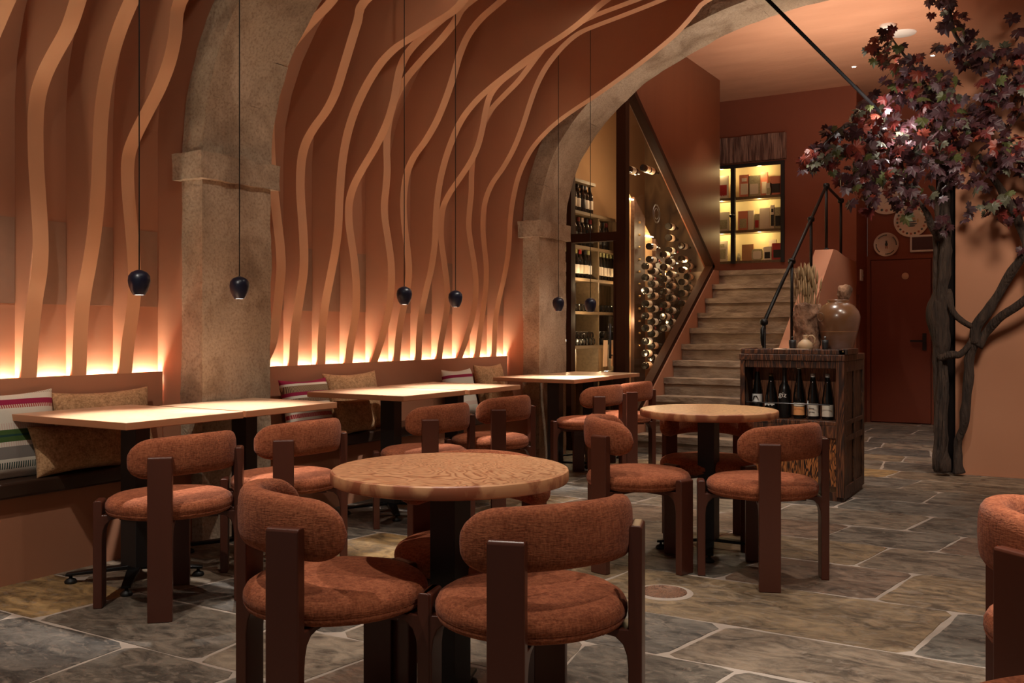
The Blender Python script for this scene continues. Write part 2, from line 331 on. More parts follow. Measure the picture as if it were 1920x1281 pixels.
def cf(l, d): return (CA*l-SA*d, SA*l+CA*d)

# ------------------------------------------------------------------ floor: irregular slate slabs
def build_floor():
    mb = MB(); mb.box(-5.2, 3.2, -1.0, 13.0, -.08, -.0018)
    f = struct(mb.build('floor', 'grout'))
    rows = [-1.0, -.6, -.15, .35, .8, 1.25, 1.75, 2.29, 2.76, 3.19, 3.65, 4.31, 4.89, 5.41, 5.90, 6.44, 6.9, 7.45, 7.95, 8.4, 8.95, 9.4, 9.95, 10.4, 10.9, 11.4, 11.9, 12.4, 12.9]
    cuts = {9: [-3.1, -2.2, -1.23, -.15], 10: [-3.5, -2.6, -1.9, -.47, .3], 11: [-3.2, -2.3, -1.40, -.71, .25], 12: [-3.4, -2.7, -1.75, -.905, .1],
            13: [-3.0, -2.0, -1.2, -.595, .4]}
    cols = [(.100, .088, .075), (.078, .072, .066), (.130, .104, .080), (.155, .115, .072), (.115, .080, .060), (.145, .122, .098), (.21, .145, .070), (.09, .086, .078)]
    spec = {(10, 2): 6, (9, 2): 6, (9, 3): 1, (10, 3): 3, (11, 3): 7, (11, 2): 1, (12, 4): 3, (12, 3): 5, (8, 3): 1, (11, 4): 4}
    r = random.Random(11); vs = []; fs = []; tints = []
    def edge(a, b, amp, k=7):
        o = []
        dx, dy = b[0]-a[0], b[1]-a[1]; L_ = math.hypot(dx, dy); nx, ny = -dy/L_, dx/L_
        for i in range(k):
            t = i/k; j = 0 if i == 0 else (noise.noise(Vector((a[0]*3+dx*t*3, a[1]*3+dy*t*3, 5)))*amp*2+r.uniform(-amp, amp)*.4)
            o.append((a[0]+dx*t+nx*j, a[1]+dy*t+ny*j))
        return o
    for ri in range(len(rows)-1):
        y0, y1 = rows[ri], rows[ri+1]
        xs = [-5.2]
        if ri in cuts: xs += cuts[ri]
        while xs[-1] < 3.1: xs.append(xs[-1]+r.uniform(.5, 1.15))
        if ri in cuts: xs = [-5.2, -4.3]+[x for x in xs[1:]]
        lean = [r.uniform(-.05, .05) for _ in xs]
        if ri in cuts: lean = [.045]*len(xs)
        for ci in range(len(xs)-1):
            g = .007; c_ = cols[spec[(ri, ci)]] if (ri, ci) in spec else r.choice(cols)
            k = r.uniform(.95, 1.3); c_ = (c_[0]*k*1.05, c_[1]*k, c_[2]*k*.96)
            a = (xs[ci]-lean[ci]+g, y0+g); b = (xs[ci+1]-lean[ci+1]-g, y0+g); d = (xs[ci+1]+lean[ci+1]-g, y1-g); e = (xs[ci]+lean[ci]+g, y1-g)
            ch = .035
            def cc(p, q, t): return (p[0]+(q[0]-p[0])*t, p[1]+(q[1]-p[1])*t)
            pts = []
            ring = [a, b, d, e]
            for i in range(4):
                p, q = ring[i], ring[(i+1) % 4]; L_ = math.hypot(q[0]-p[0], q[1]-p[1])
                c0 = min(ch*r.uniform(.4, 1.6)/L_, .2); c1 = min(ch*r.uniform(.4, 1.6)/L_, .2)
                pts += edge(cc(p, q, c0), cc(p, q, 1-c1), .007, max(4, int(L_/.08))); pts.append(cc(p, q, 1-c1))
            n0 = len(vs); n = len(pts)
            cx = sum(p[0] for p in pts)/n; cy = sum(p[1] for p in pts)/n
            for p in pts: vs.append((p[0], p[1], -.0035))
            for p in pts: vs.append((cx+(p[0]-cx)*.994, cy+(p[1]-cy)*.994, 0))
            fs.append(tuple(range(n0+n, n0+2*n))); tints.append(c_)
            for i in range(n): fs.append((n0+i, n0+(i+1) % n, n0+n+(i+1) % n, n0+n+i)); tints.append(c_)
    me = bpy.data.meshes.new('stone_slabs'); me.from_pydata(vs, [], fs); me.materials.append(mt['slab'])
    at = me.color_attributes.new('tint', 'FLOAT_COLOR', 'CORNER'); li = 0
    for p, c_ in zip(me.polygons, tints):
        for k in range(p.loop_total): at.data[p.loop_start+k].color = (*c_, 1)
    o = bpy.data.objects.new('stone_slabs', me); COL.objects.link(o); o.parent = f
build_floor()
# drain cover
t = thing('drain_cover', 'small round copper patterned drain cover set into the slate floor', 'drain cover', (-1.58, 3.96, 0))
MB().lathe([(.100, .0005), (.104, .004), (.120, .0035), (.130, .0005)], 40, (-1.58, 3.96, 0)).build('mortar_ring', 'grout', t, smooth=True)
mt['coppercover'] = grain('patterned_copper', [(0, (.05, .022, .014)), (.5, (.20, .085, .045)), (1, (.27, .13, .07))], stretch=(1, 1, 1), dist=3, nscale=14, freq=7, rough=.5, bump=.5)
MB().lathe([(.0001, .005), (.09, .005), (.097, .007), (.102, .006), (.103, .001)], 40, (-1.58, 3.96, 0)).build('cover_plate', 'coppercover', t, smooth=True)

# ------------------------------------------------------------------ room shell
VC = (-1.5, 2.3); VA, VB = 3.0, 1.87
def vault_pts(n=28):
    return [(VC[0]-VA*math.cos(PI*i/n), VC[1]+VB*math.sin(PI*i/n)) for i in range(n+1)]
def vault(name, y0, y1, side=None):
    vp = vault_pts(); mb = MB(); out = [(x*1.0+(-.12 if i == 0 else 0), z) for i, (x, z) in enumerate(vp)]
    o2 = [(VC[0]+(x-VC[0])*1.05, VC[1]+(z-VC[1])*1.06) for x, z in vp]
    vs = []; fs = []; n = len(vp)
    for y in (y0, y1):
        for x, z in vp: vs.append((x, y, z))
        for x, z in o2: vs.append((x, y, z))
    for i in range(n-1):
        fs += [(i, i+1, 2*n+i+1, 2*n+i), (n+i, 3*n+i, 3*n+i+1, n+i+1), (i, n+i, n+i+1, i+1), (2*n+i, 2*n+i+1, 3*n+i+1, 3*n+i)]
    mb.add(vs, fs); return struct(smooth_split(mb.build(name, 'plaster'), 30))
vault('ceiling', -1.0, 7.87)
# left wall with its grey-brown panels between the ribs
wl = struct(MB().box(-4.72, -4.5, -1.0, 8.1, 0, 2.6).build('wall_left', 'plaster'))
FINS = [
('B1',2.747,[(-4.449,0.931),(-4.431,1.175),(-4.402,1.322),(-4.358,1.451),(-4.344,1.58),(-4.344,1.665),(-4.373,1.824),(-4.395,1.999),(-4.399,2.216),(-4.38,2.326),(-4.323,2.422),(-4.244,2.505),(-4.147,2.583),(-4.099,2.659),(-4.068,2.721)]),
('B2',3.022,[(-4.45,0.941),(-4.439,1.221),(-4.413,1.358),(-4.362,1.511),(-4.326,1.655),(-4.311,1.689),(-4.294,1.852),(-4.286,2.031),(-4.276,2.255),(-4.247,2.404),(-4.184,2.574),(-4.128,2.681),(-4.087,2.754),(-4.039,2.798)]),
('B3',3.300,[(-4.448,0.935),(-4.433,1.099),(-4.392,1.242),(-4.371,1.366),(-4.374,1.51),(-4.389,1.653),(-4.411,1.721),(-4.441,1.992),(-4.433,2.107),(-4.389,2.198),(-4.287,2.32),(-4.173,2.438),(-4.089,2.575),(-4.047,2.698),(-4.013,2.877)]),
('F0',4.306,[(-4.368,0.92),(-4.35,1.054),(-4.322,1.277),(-4.295,1.454),(-4.279,1.564),(-4.289,1.698),(-4.322,1.877),(-4.337,1.956),(-4.36,2.125),(-4.376,2.294),(-4.383,2.462),(-4.373,2.617),(-4.33,2.79),(-4.239,2.91),(-4.12,3.001),(-3.996,3.078),(-3.874,3.153)]),
('F1',4.586,[(-4.447,0.932),(-4.443,1.177),(-4.392,1.375),(-4.345,1.583),(-4.356,1.78),(-4.383,1.839),(-4.398,2.109),(-4.383,2.282),(-4.348,2.395),(-4.279,2.485),(-4.149,2.585),(-4.082,2.685),(-4.03,2.814),(-3.963,2.973),(-3.898,3.13),(-3.848,3.232)]),
('F2',4.857,[(-4.45,0.935),(-4.45,1.117),(-4.426,1.335),(-4.362,1.551),(-4.315,1.741),(-4.294,1.872),(-4.291,2.076),(-4.26,2.372),(-4.198,2.568),(-4.083,2.767),(-3.948,2.924),(-3.815,3.014),(-3.7,3.045),(-3.518,3.109),(-3.314,3.191),(-3.274,3.211)]),
('F3',5.140,[(-4.45,0.932),(-4.439,1.065),(-4.401,1.19),(-4.377,1.316),(-4.377,1.491),(-4.393,1.654),(-4.426,1.806),(-4.454,1.946),(-4.454,2.084),(-4.41,2.194),(-4.321,2.312),(-4.209,2.438),(-4.099,2.599),(-4.041,2.75),(-4.018,2.881),(-3.992,2.975),(-3.938,3.064),(-3.826,3.143),(-3.679,3.226),(-3.507,3.314)]),
('F4',5.424,[(-4.45,0.933),(-4.375,1.113),(-4.318,1.269),(-4.285,1.475),(-4.285,1.655),(-4.318,1.824),(-4.351,1.981),(-4.342,1.955),(-4.362,2.085),(-4.339,2.2),(-4.321,2.341),(-4.339,2.511),(-4.326,2.665),(-4.277,2.839),(-4.18,2.974),(-4.006,3.108),(-3.852,3.208),(-3.731,3.315),(-3.642,3.422)]),
('F5',5.695,[(-4.448,0.929),(-4.44,1.084),(-4.414,1.246),(-4.347,1.473),(-4.327,1.606),(-4.347,1.781),(-4.381,1.97),(-4.389,1.971),(-4.397,2.146),(-4.364,2.358),(-4.305,2.473),(-4.174,2.579),(-4.076,2.714),(-3.981,2.898),(-3.917,3.059),(-3.878,3.183),(-3.808,3.314),(-3.716,3.401),(-3.595,3.469),(-3.536,3.509)]),
('F6',5.971,[(-4.45,0.931),(-4.445,1.109),(-4.427,1.304),(-4.376,1.484),(-4.325,1.635),(-4.286,1.84),(-4.287,2.019),(-4.271,2.183),(-4.24,2.373),(-4.157,2.584),(-4.058,2.784),(-3.912,2.908),(-3.785,2.99),(-3.645,3.062),(-3.478,3.153),(-3.329,3.218),(-3.155,3.287),(-3.056,3.336),(-2.958,3.395),(-2.841,3.467)]),
('F7',6.252,[(-4.449,0.932),(-4.44,1.05),(-4.396,1.222),(-4.361,1.365),(-4.37,1.537),(-4.396,1.71),(-4.44,1.912),(-4.431,2.056),(-4.419,2.17),(-4.361,2.266),(-4.258,2.372),(-4.138,2.51),(-4.076,2.609),(-4.03,2.758),(-4.005,2.895),(-3.972,3.023),(-3.882,3.102),(-3.753,3.167),(-3.61,3.242)]),
('F8',6.548,[(-4.45,0.93),(-4.379,1.106),(-4.317,1.268),(-4.287,1.43),(-4.282,1.576),(-4.303,1.739),(-4.343,1.917),(-4.365,2.037),(-4.365,2.066),(-4.352,2.169),(-4.326,2.315),(-4.334,2.477),(-4.317,2.638),(-4.255,2.837),(-4.143,2.993),(-4.014,3.082),(-3.88,3.175),(-3.781,3.276),(-3.699,3.37),(-3.587,3.451)]),
('F9',6.819,[(-4.45,0.928),(-4.431,1.104),(-4.392,1.317),(-4.359,1.515),(-4.35,1.712),(-4.377,1.896),(-4.399,2.049),(-4.395,2.125),(-4.381,2.277),(-4.314,2.424),(-4.181,2.541),(-4.075,2.703),(-3.989,2.888),(-3.934,3.044),(-3.869,3.199),(-3.785,3.341),(-3.669,3.451),(-3.554,3.539),(-3.457,3.588),(-3.314,3.612),(-3.143,3.642),(-2.946,3.678),(-2.784,3.711)]),
('F10',7.093,[(-4.45,0.925),(-4.445,1.102),(-4.437,1.259),(-4.409,1.416),(-4.349,1.603),(-4.303,1.804),(-4.285,2.006),(-4.29,2.1),(-4.257,2.316),(-4.203,2.529),(-4.096,2.72),(-3.955,2.851),(-3.799,2.963),(-3.596,3.059),(-3.48,3.109),(-3.35,3.176),(-3.112,3.3),(-2.911,3.417),(-2.73,3.53),(-2.656,3.6),(-2.583,3.674),(-2.496,3.742)]),

]
TH = {'B': .083, 'F': .081}
ys = [('B0', 2.47)]+[(a, b) for a, b, _ in FINS]
bay1 = [2.47, 2.747, 3.022, 3.300, 3.589]; bay2 = [4.09, 4.306, 4.586, 4.857, 5.14, 5.424, 5.695, 5.971, 6.252, 6.548, 6.819, 7.093, 7.37]
gaps = [(2.13, 2.47), ]
for L_, th in ((bay1, .083), (bay2, .081)):
    for i in range(len(L_)-1): gaps.append((L_[i]+(0 if L_[i] == 4.09 else th), L_[i+1]))
for a, b in gaps:
    if a > 4 and b < 4.4: continue
    MB().box(-4.5, -4.494, a+.004, b-.004, 1.30, 1.725).build('wall_panel', 'panel', wl)
# end walls beside the piers, with the spandrels above the stone arches
ARCH = [(-4.115, 0), (-4.115, 2.12), (-4.10, 2.32), (-4.05, 2.52), (-3.975, 2.71), (-3.88, 2.86), (-3.75, 3.02), (-3.59, 3.17), (-3.4, 3.32), (-3.2, 3.44), (-2.9, 3.57), (-2.55, 3.70), (-2.2, 3.78), (-1.9, 3.82), (-1.5, 3.84)]
ARC = ARCH[1:]; ARC = ARC+[(-3.0-x, z) for x, z in reversed(ARC[:-1])]
def extr(P, d):
    o = []
    for i, p in enumerate(P):
        a = P[max(i-1, 0)]; b = P[min(i+1, len(P)-1)]; tx, tz = b[0]-a[0], b[1]-a[1]; L_ = math.hypot(tx, tz)
        o.append((p[0]-tz/L_*d, p[1]+tx/L_*d))
    return o
ARCs = catmull(ARC, 3); EXT = extr(ARCs, .165)
def spandrel(name, y0, y1):
    # from the extrados out to a box around the vault
    n = len(EXT); vs = []; fs = []
    for y in (y0, y1):
        for i, (x, z) in enumerate(EXT): vs.append((x+(.02 if x < -1.5 else -.02)*(1 if z < 2.6 else 0), y, z-.015))
        for i, (x, z) in enumerate(EXT):
            if z <= 2.32: vs.append((VC[0]+(-3.06 if x < -1.5 else 3.06), y, z))
            else:
                dx, dz = x-VC[0], z-2.3; k = 1/math.sqrt((dx/(VA+.06))**2+(dz/(VB+.05))**2); vs.append((VC[0]+dx*k, y, 2.3+dz*k))
    for i in range(n-1): fs += [(i, i+1, n+i+1, n+i), (2*n+i, 3*n+i, 3*n+i+1, 2*n+i+1), (n+i, n+i+1, 3*n+i+1, 3*n+i), (i, 2*n+i, 2*n+i+1, i+1)]
    mb = MB().add(vs, fs); mb.box(-4.6, -4.25, y0+.001, y1-.001, 0, 2.135); mb.box(1.25, 1.6, y0, y1, 0, 2.10)
    return struct(mb.build(name, 'plaster'))
spandrel('wall_near_arch', 3.592, 4.085); spandrel('wall_far_arch', 7.372, 7.865)
struct(MB().box(1.52, 1.7, -1.0, 7.87, 0, 2.32).build('wall_right_room', 'plaster'))

# ------------------------------------------------------------------ stone arches on their piers
def rough(o, amp, sc, seed=0, sub=.09):
    import bmesh
    bm = bmesh.new(); bm.from_mesh(o.data)
    for _ in range(6):
        es = [e for e in bm.edges if e.calc_length() > sub]
        if not es: break
        bmesh.ops.subdivide_edges(bm, edges=es, cuts=1, use_grid_fill=True)
    bmesh.ops.triangulate(bm, faces=[f for f in bm.faces if len(f.verts) > 4])
    bm.normal_update()
    for v in bm.verts:
        p = Vector(v.co)*sc+Vector((seed, seed*2, 0)); k = noise.noise(p)*amp+noise.noise(p*3.1)*amp*.5
        v.co += v.normal*k
    bm.to_mesh(o.data); bm.free(); return smooth_split(o, 50)
def stone_arch(label, y0, y1, seed, h0=2.0, h1=2.145):
    t = thing('stone_arch', label, 'stone arch', (-4.2, (y0+y1)/2, 0))
    rough(MB().box(-4.285, -4.115, y0-.012, y1, 0, h0+.01).build('pier', 'stone', t), .008, 5, seed, .06)
    rough(MB().box(-4.32, -4.085, y0-.045, y1+.045, h0, h1).build('impost', 'stone', t), .011, 8, seed+3, .05)
    n = len(ARCs)
    # voussoirs: about every 4 profile points a joint
    joints = [0, 5, 9, 15, 21, 27, 33, 40, n-1]
    joints = [j for j in joints if j < n]
    for a, b in zip(joints[:-1], joints[1:]):
        vs = []; fs = []; m = b-a+1
        for y in (y0-.012, y1):
            for i in range(a, b+1): vs.append((ARCs[i][0], y, max(ARCs[i][1], h1-.02)))
            for i in range(a, b+1): vs.append((EXT[i][0], y, max(EXT[i][1], h1-.02)))
        for i in range(m-1): fs += [(i, i+1, m+i+1, m+i), (2*m+i, 3*m+i, 3*m+i+1, 2*m+i+1), (i, 2*m+i, 2*m+i+1, i+1), (m+i, m+i+1, 3*m+i+1, 3*m+i)]
        fs += [(0, m, 3*m, 2*m), (m-1, 3*m-1, 4*m-1, 2*m-1)]
        rough(MB().add(vs, fs).build('voussoir', 'stone', t), .007, 7, seed+a, .06)
    mb = MB().box(1.115, 1.285, y0-.012, y1, 0, h0+.01); rough(mb.build('pier', 'stone', t), .006, 4, seed+9, .2)
    MB().box(1.085, 1.32, y0-.045, y1+.045, h0, h1).build('impost', 'stone', t)
stone_arch('old limestone arch and pier nearest the camera, between the two runs of wavy ribs', 3.589, 4.09, 1)
stone_arch('far limestone arch in front of the wine cellar and the staircase', 7.37, 7.87, 20)

# ------------------------------------------------------------------ wavy ribs on the wall and vault
def vault_back(x, z):
    if z <= 2.3: return (-4.505, z)
    dx, dz = x-VC[0], z-VC[1]; k = 1/math.sqrt((dx/VA)**2+(dz/VB)**2); return (VC[0]+dx*k, VC[1]+dz*k)
def clampf(x, z, m=.05):
    if z <= 2.3: return (max(x, -4.45), z)
    dx, dz = x-VC[0], z-VC[1]; q = math.sqrt((dx/(VA-m))**2+(dz/(VB-m))**2)
    return (x, z) if q <= 1 else (VC[0]+dx/q, VC[1]+dz/q)
def fin(key, y, P, label, group):
    Q = [(-4.45, .932)]
    for p in P[1:]:
        if math.hypot(p[0]-Q[-1][0], p[1]-Q[-1][1]) > .085 and not (p[1] < Q[-1][1]): Q.append(p)
    P = [Q[0]]+[tuple(.2*a+.6*b+.2*c_ for a, b, c_ in zip(Q[i-1], Q[i], Q[i+1])) for i in range(1, len(Q)-1)]+[Q[-1]]
    x, z = P[-1]; px, pz = P[-2]
    # carry the front edge on, over the vault, out of the photograph's frame
    tx, tz = x-px, z-pz; L_ = math.hypot(tx, tz); tx, tz = tx/L_, tz/L_
    ang = math.atan2((z-VC[1])/VB, -(x-VC[0])/VA); q = math.sqrt(((x-VC[0])/VA)**2+((z-VC[1])/VB)**2)
    k = 0
    while ang < 1.45:
        ang += .13; k += 1; q2 = q+(.84+.05*math.sin(y*9+k)-q)*min(1, k/4)
        P.append((VC[0]-VA*q2*math.cos(ang), VC[1]+VB*q2*math.sin(ang)))
    P = [clampf(*p) for p in catmull(P, 4)]
    th = TH[key[0]]; n = len(P); B = [vault_back(*p) for p in P]
    mb = MB(); vs = []
    for yy in (y, y+th):
        for p in P: vs.append((p[0], yy, p[1]))
        for p in B: vs.append((p[0], yy, p[1]))
    fs = []; ed = []
    for i in range(n-1):
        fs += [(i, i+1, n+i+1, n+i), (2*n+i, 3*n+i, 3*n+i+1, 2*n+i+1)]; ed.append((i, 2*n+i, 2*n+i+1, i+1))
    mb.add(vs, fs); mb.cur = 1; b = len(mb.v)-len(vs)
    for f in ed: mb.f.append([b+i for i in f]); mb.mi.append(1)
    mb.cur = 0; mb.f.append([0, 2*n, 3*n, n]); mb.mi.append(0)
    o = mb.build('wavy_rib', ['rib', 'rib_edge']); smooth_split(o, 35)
    tag(o, label, 'wall rib', group)
B0 = [(-4.45, .931), (-4.431, 1.175), (-4.402, 1.322), (-4.375, 1.451), (-4.372, 1.58), (-4.385, 1.665), (-4.41, 1.824), (-4.43, 1.999), (-4.43, 2.216), (-4.41, 2.326), (-4.36, 2.45), (-4.28, 2.55)]
ORD = ['second', 'third', 'fourth', 'fifth', 'sixth', 'seventh', 'eighth', 'ninth', 'tenth']
fin('B0', 2.47, B0, 'wavy terracotta wall rib cut by the left edge of the photo', 'wavy ribs left of the near pier')
for k, y, P in FINS:
    if k[0] == 'B':
        lab = {'B1': 'wavy terracotta rib standing clear at the far left, left of the first pendant', 'B2': 'wavy terracotta rib between the leftmost rib and the one behind the first pendant',
               'B3': 'wavy terracotta rib behind the first pendant, nearest the left side of the near pier'}[k]
        fin(k, y, P, lab, 'wavy ribs left of the near pier')
    else:
        i = int(k[1:])
        lab = ('wavy terracotta rib half hidden by the right edge of the near stone pier' if i == 0 else
               'last wavy terracotta rib, running up along the far stone arch' if i == 10 else
               'first full wavy terracotta rib to the right of the near pier' if i == 1 else
               '%s full wavy terracotta rib counted rightwards from the near pier' % ORD[i-2])
        fin(k, y, P, lab, 'wavy ribs between the two stone piers')
# backrest wall of the bench with its light slot
def bench(y0, y1, lab, n0, n1):
    b = struct(MB().box(-4.468, -4.45, y0, y1, .40, .934).build('trim_%d' % n0, 'plaster'))
    b2 = struct(MB().box(-4.5, -4.2, y0, y1, 0, .398).build('trim_%d' % n1, 'plaster'))
    t = thing('banquette', lab, 'bench', (-4.3, (y0+y1)/2, .4))
    MB().box(-4.448, -4.15, y0+.005, y1-.005, .40, .475).build('seat_pad', 'leather', t, bevel=.014, seg=3)
bench(-.9, 3.585, 'dark brown leather bench seat along the left wall, nearer the camera', 1, 2)
bench(4.095, 7.365, 'dark brown leather bench seat between the two stone piers', 3, 4)
for y0, y1, lst in ((1.4, 3.585, [2.47, 2.747, 3.022, 3.3]), (4.095, 7.365, bay2[1:-1])):
    t = thing('led_strip', 'warm light strip glowing behind the bench ledge %s' % ('left of the near pier' if y0 < 3 else 'between the two piers'), 'light strip', (-4.483, (y0+y1)/2, .88), group='light strips behind the ledge')
    ed = [y0]+sum([[a, a+.082] for a in lst], [])+[y1]
    for i in range(0, len(ed), 2):
        MB().box(-4.494, -4.472, ed[i]+.004, ed[i+1]-.004, .885, .893).build('light_segment', 'led', t)

# ------------------------------------------------------------------ chairs
def leg_poly(top):
    return [(.266, 0), (.302, 0), (.302, top-.006), (.296, top), (.272, top), (.266, top-.006), (.266, .392), (.19, .392), (.19, .378), (.232, .370), (.252, .352), (.262, .325), (.266, .29)]
def make_chair():
    t = thing('dining_chair', 'x', 'chair')
    prof = [(.0001, .476), (.12, .476), (.19, .474), (.230, .468), (.250, .456), (.2585, .440), (.2595, .424), (.2545, .4185), (.2575, .414), (.251, .401), (.236, .394), (.19, .391), (.0001, .391)]
    MB().lathe(prof, 48).build('seat', 'seat', t, smooth=True)
    # curved bolster
    R0 = .236; A = 1.38; NS = 44; NC = 18; hh, ht = .081, .037; vs = []; fs = []
    for i in range(NS+1):
        u = -1+2*i/NS; u = math.copysign(abs(u)**.8, u); a = A*u; s = abs(a)*R0; Lm = A*R0; e = max(0, (s-(Lm-.095))/.095); k = math.sqrt(max(0, 1-min(e, 1)**2)); k = max(k, .02)
        kt = max(.1, math.sqrt(max(0, 1-min(max(0, (s-(Lm-.035))/.035), 1)**2)))
        for j in range(NC):
            th = 2*PI*j/NC; cx, cz = math.cos(th), math.sin(th)
            cx = math.copysign(abs(cx)**.75, cx)*ht*kt; cz = math.copysign(abs(cz)**.62, cz)*hh*k
            r = R0+cx; vs.append((r*math.cos(a), r*math.sin(a), .656+cz+.005-.028*(a/A)**2))
    for i in range(NS):
        for j in range(NC): fs.append((i*NC+j, i*NC+(j+1) % NC, (i+1)*NC+(j+1) % NC, (i+1)*NC+j))
    fs += [tuple(range(NC-1, -1, -1)), tuple(range(NS*NC, (NS+1)*NC))]
    MB().add(vs, fs).build('backrest', 'seat', t, smooth=True)
    for a, top in ((45, .662), (-45, .662), (135, .452), (-135, .452)):
        mb = MB().prism(leg_poly(top), -.0475, .0475, 'y', Matrix.Rotation(math.radians(a), 4, 'Z'))
        mb.build('leg', 'legwood', t, bevel=.006, seg=2)
    mb = MB()
    for a in (45, 135): mb.box(-.2, .2, -.03, .03, .366, .391, Matrix.Rotation(math.radians(a), 4, 'Z'))
    mb.build('seat_frame', 'legwood', t)
    return t
proto = None
def chair(x, y, deg, label, group):
    global proto
    if proto is None: proto = make_chair(); o = proto; o.location = (x, y, 0); o.rotation_euler = (0, 0, math.radians(deg)); o['label'] = label; o['group'] = group
    else: o = dup(proto, (x, y, 0), math.radians(deg), label, group)
    return o
YD = math.degrees(YAW)
GR = 'rust chairs around the round tables'; GQ = 'rust chairs facing the bench'; GX = 'rust chairs at the table outside the right edge'
def cchair(l, d, th, label, group): x, y = cf(l, d); chair(x, y, th+YD, label, group)
cchair(-.500, 2.70, 208, 'rust upholstered chair at the left of the nearer round table, seen from its side', GR)
cchair(.052, 2.555, 302, 'rust upholstered chair nearest the camera, its back to us, right of the nearer round table', GR)
cchair(-.13, 3.14, 88, 'rust upholstered chair mostly hidden behind the nearer round table', GR)
cchair(.633, 4.74, 178, 'rust upholstered chair at the left of the farther round table', GR)
cchair(1.189, 4.50, 307, 'rust upholstered chair in front of the wooden bottle cabinet, its back to us', GR)
cchair(1.08, 5.225, 82, 'rust upholstered chair behind the farther round table, facing us', GR)
for x, y, dg, lab in [(-3.345, 2.735, 358, 'rust chair at the nearest bench table, closer to the left edge'),
                      (-3.345, 3.42, 358, 'rust chair at the nearest bench table, in front of the near stone pier'),
                      (-3.345, 4.575, 358, 'rust chair at the middle bench table, the left one of its two'),
                      (-3.365, 5.345, 358, 'rust chair at the middle bench table, the right one of its two'),
                      (-3.345, 6.785, 358, 'rust chair at the farthest bench table, the left one of its two'),
                      (-3.335, 7.38, 358, 'rust chair at the farthest bench table, closest to the stairs')]:
    chair(x, y, dg, lab, GQ)
cchair(1.425, 2.28, 156, 'rust chair cut off by the right edge, its inner back brightly lit', GX)
cchair(.68, .93, 92, 'rust chair whose back just shows in the bottom right corner', GX)

# ------------------------------------------------------------------ tables
def feet_base(mb_parent, x, y, deg=0, r=.27):
    p = mb_parent; mb = MB()
    for k in range(4):
        Mx = Matrix.Translation((x, y, 0)) @ Matrix.Rotation(math.radians(deg+90*k), 4, 'Z')
        mb.add([(0, -.03, .055), (0, .03, .055), (0, .03, .075), (0, -.03, .075), (r, -.02, .035), (r, .02, .035), (r, .02, .047), (r, -.02, .047)],
               [(0, 3, 2, 1), (4, 5, 6, 7), (0, 1, 5, 4), (1, 2, 6, 5), (2, 3, 7, 6), (3, 0, 4, 7)], Mx)
    base = mb.build('base', 'black', p, bevel=.003)
    for k in range(4):
        a = math.radians(deg+90*k); fx, fy = x+math.cos(a)*(r-.02), y+math.sin(a)*(r-.02)
        f = MB().lathe([(.0001, .001), (.026, .001), (.028, .008), (.022, .018), (.008, .024), (.007, .037), (.0001, .037)], 14, (fx, fy, 0))
        f.build('foot', 'rubber', base, smooth=True)
def round_table(x, y, label):
    t = thing('round_table', label, 'table', (x, y, 0), group='round wooden tables')
    R_ = .36
    mb = MB().lathe([(.0001, .75), (R_-.008, .75)], 72, (x, y, 0)); mb.cur = 1
    mb.lathe([(R_-.008, .75), (R_-.002, .747), (R_, .742), (R_, .718), (R_-.003, .713), (R_-.009, .711), (.0001, .711)], 72, (x, y, 0))
    o = mb.build('tabletop', ['burl', 'burledge'], t); smooth_split(o, 35)
    MB().box(x-.045, x+.045, y-.045, y+.045, .06, .711).build('column', 'blackp', t, bevel=.003)
    feet_base(t, x, y, 20)
round_table(-1.637, 2.374, 'round wooden pedestal table nearer the camera, swirled grain top')
round_table(-1.677, 4.836, 'round wooden pedestal table farther back, in front of the stairs')
n = 0
TL = ['nearest pair of bench tables, its nearer half', 'nearest pair of bench tables, its farther half beside the stone pier', 'middle pair of bench tables, its nearer half',
      'middle pair of bench tables, its farther half', 'farthest pair of bench tables, its nearer half', 'farthest pair of bench tables, its half beside the wine cellar']
for x1, y0, dp in ((-3.46, 2.60, .84), (-3.475, 3.29, .635), (-3.445, 4.505, .77), (-3.43, 5.20, .77), (-3.43, 6.70, .76), (-3.45, 7.40, .66)):
    y1 = y0+.66; x0 = x1-dp; cx, cy = x1-.33, (y0+y1)/2
    t = thing('bench_table', 'square oak table: the '+TL[n], 'table', (cx, cy, 0), group='square tables along the bench'); n += 1
    mb = MB().box(x0, x1, y0, y1, .742, .775); mb.mi = [0, 0, 1, 1, 1, 1]; mb.mi = [1, 0, 1, 1, 1, 1]
    mb.build('tabletop', ['tabtop', 'tabedge'], t, bevel=.003)
    MB().box(cx-.055, cx+.055, cy-.04-.03, cy+.04-.03, .06, .742).build('column', 'blackp', t, bevel=.003)
    feet_base(t, cx, cy-.03, 45, .30)

# ------------------------------------------------------------------ pendants
def pendant_parts(t, x, y, zb, ztop):
    MB().tube([(x, y, zb+.105), (x, y, ztop)], .0028, 8).build('cord', 'cable', t, smooth=True)
    MB().lathe([(.026, 0), (.037, .018), (.046, .042), (.050, .066), (.047, .088), (.035, .104), (.016, .113), (.006, .116), (.0001, .116)], 32, (x, y, zb)).build('lamp_shade', 'pend', t, smooth=True)
    MB().lathe([(.0001, .006), (.022, .006), (.0245, .001)], 24, (x, y, zb)).build('bulb', 'pendin', t, smooth=True)
PL = ['leftmost small dark blue pendant lamp, over the nearest bench table', 'small dark blue pendant lamp hanging in front of the near stone pier', 'small dark blue pendant lamp over the nearer half of the middle bench table',
      'small dark blue pendant lamp over the farther half of the middle bench table', 'small dark blue pendant lamp in front of the far stone pier', 'rightmost small dark blue pendant lamp, in front of the wine cellar']
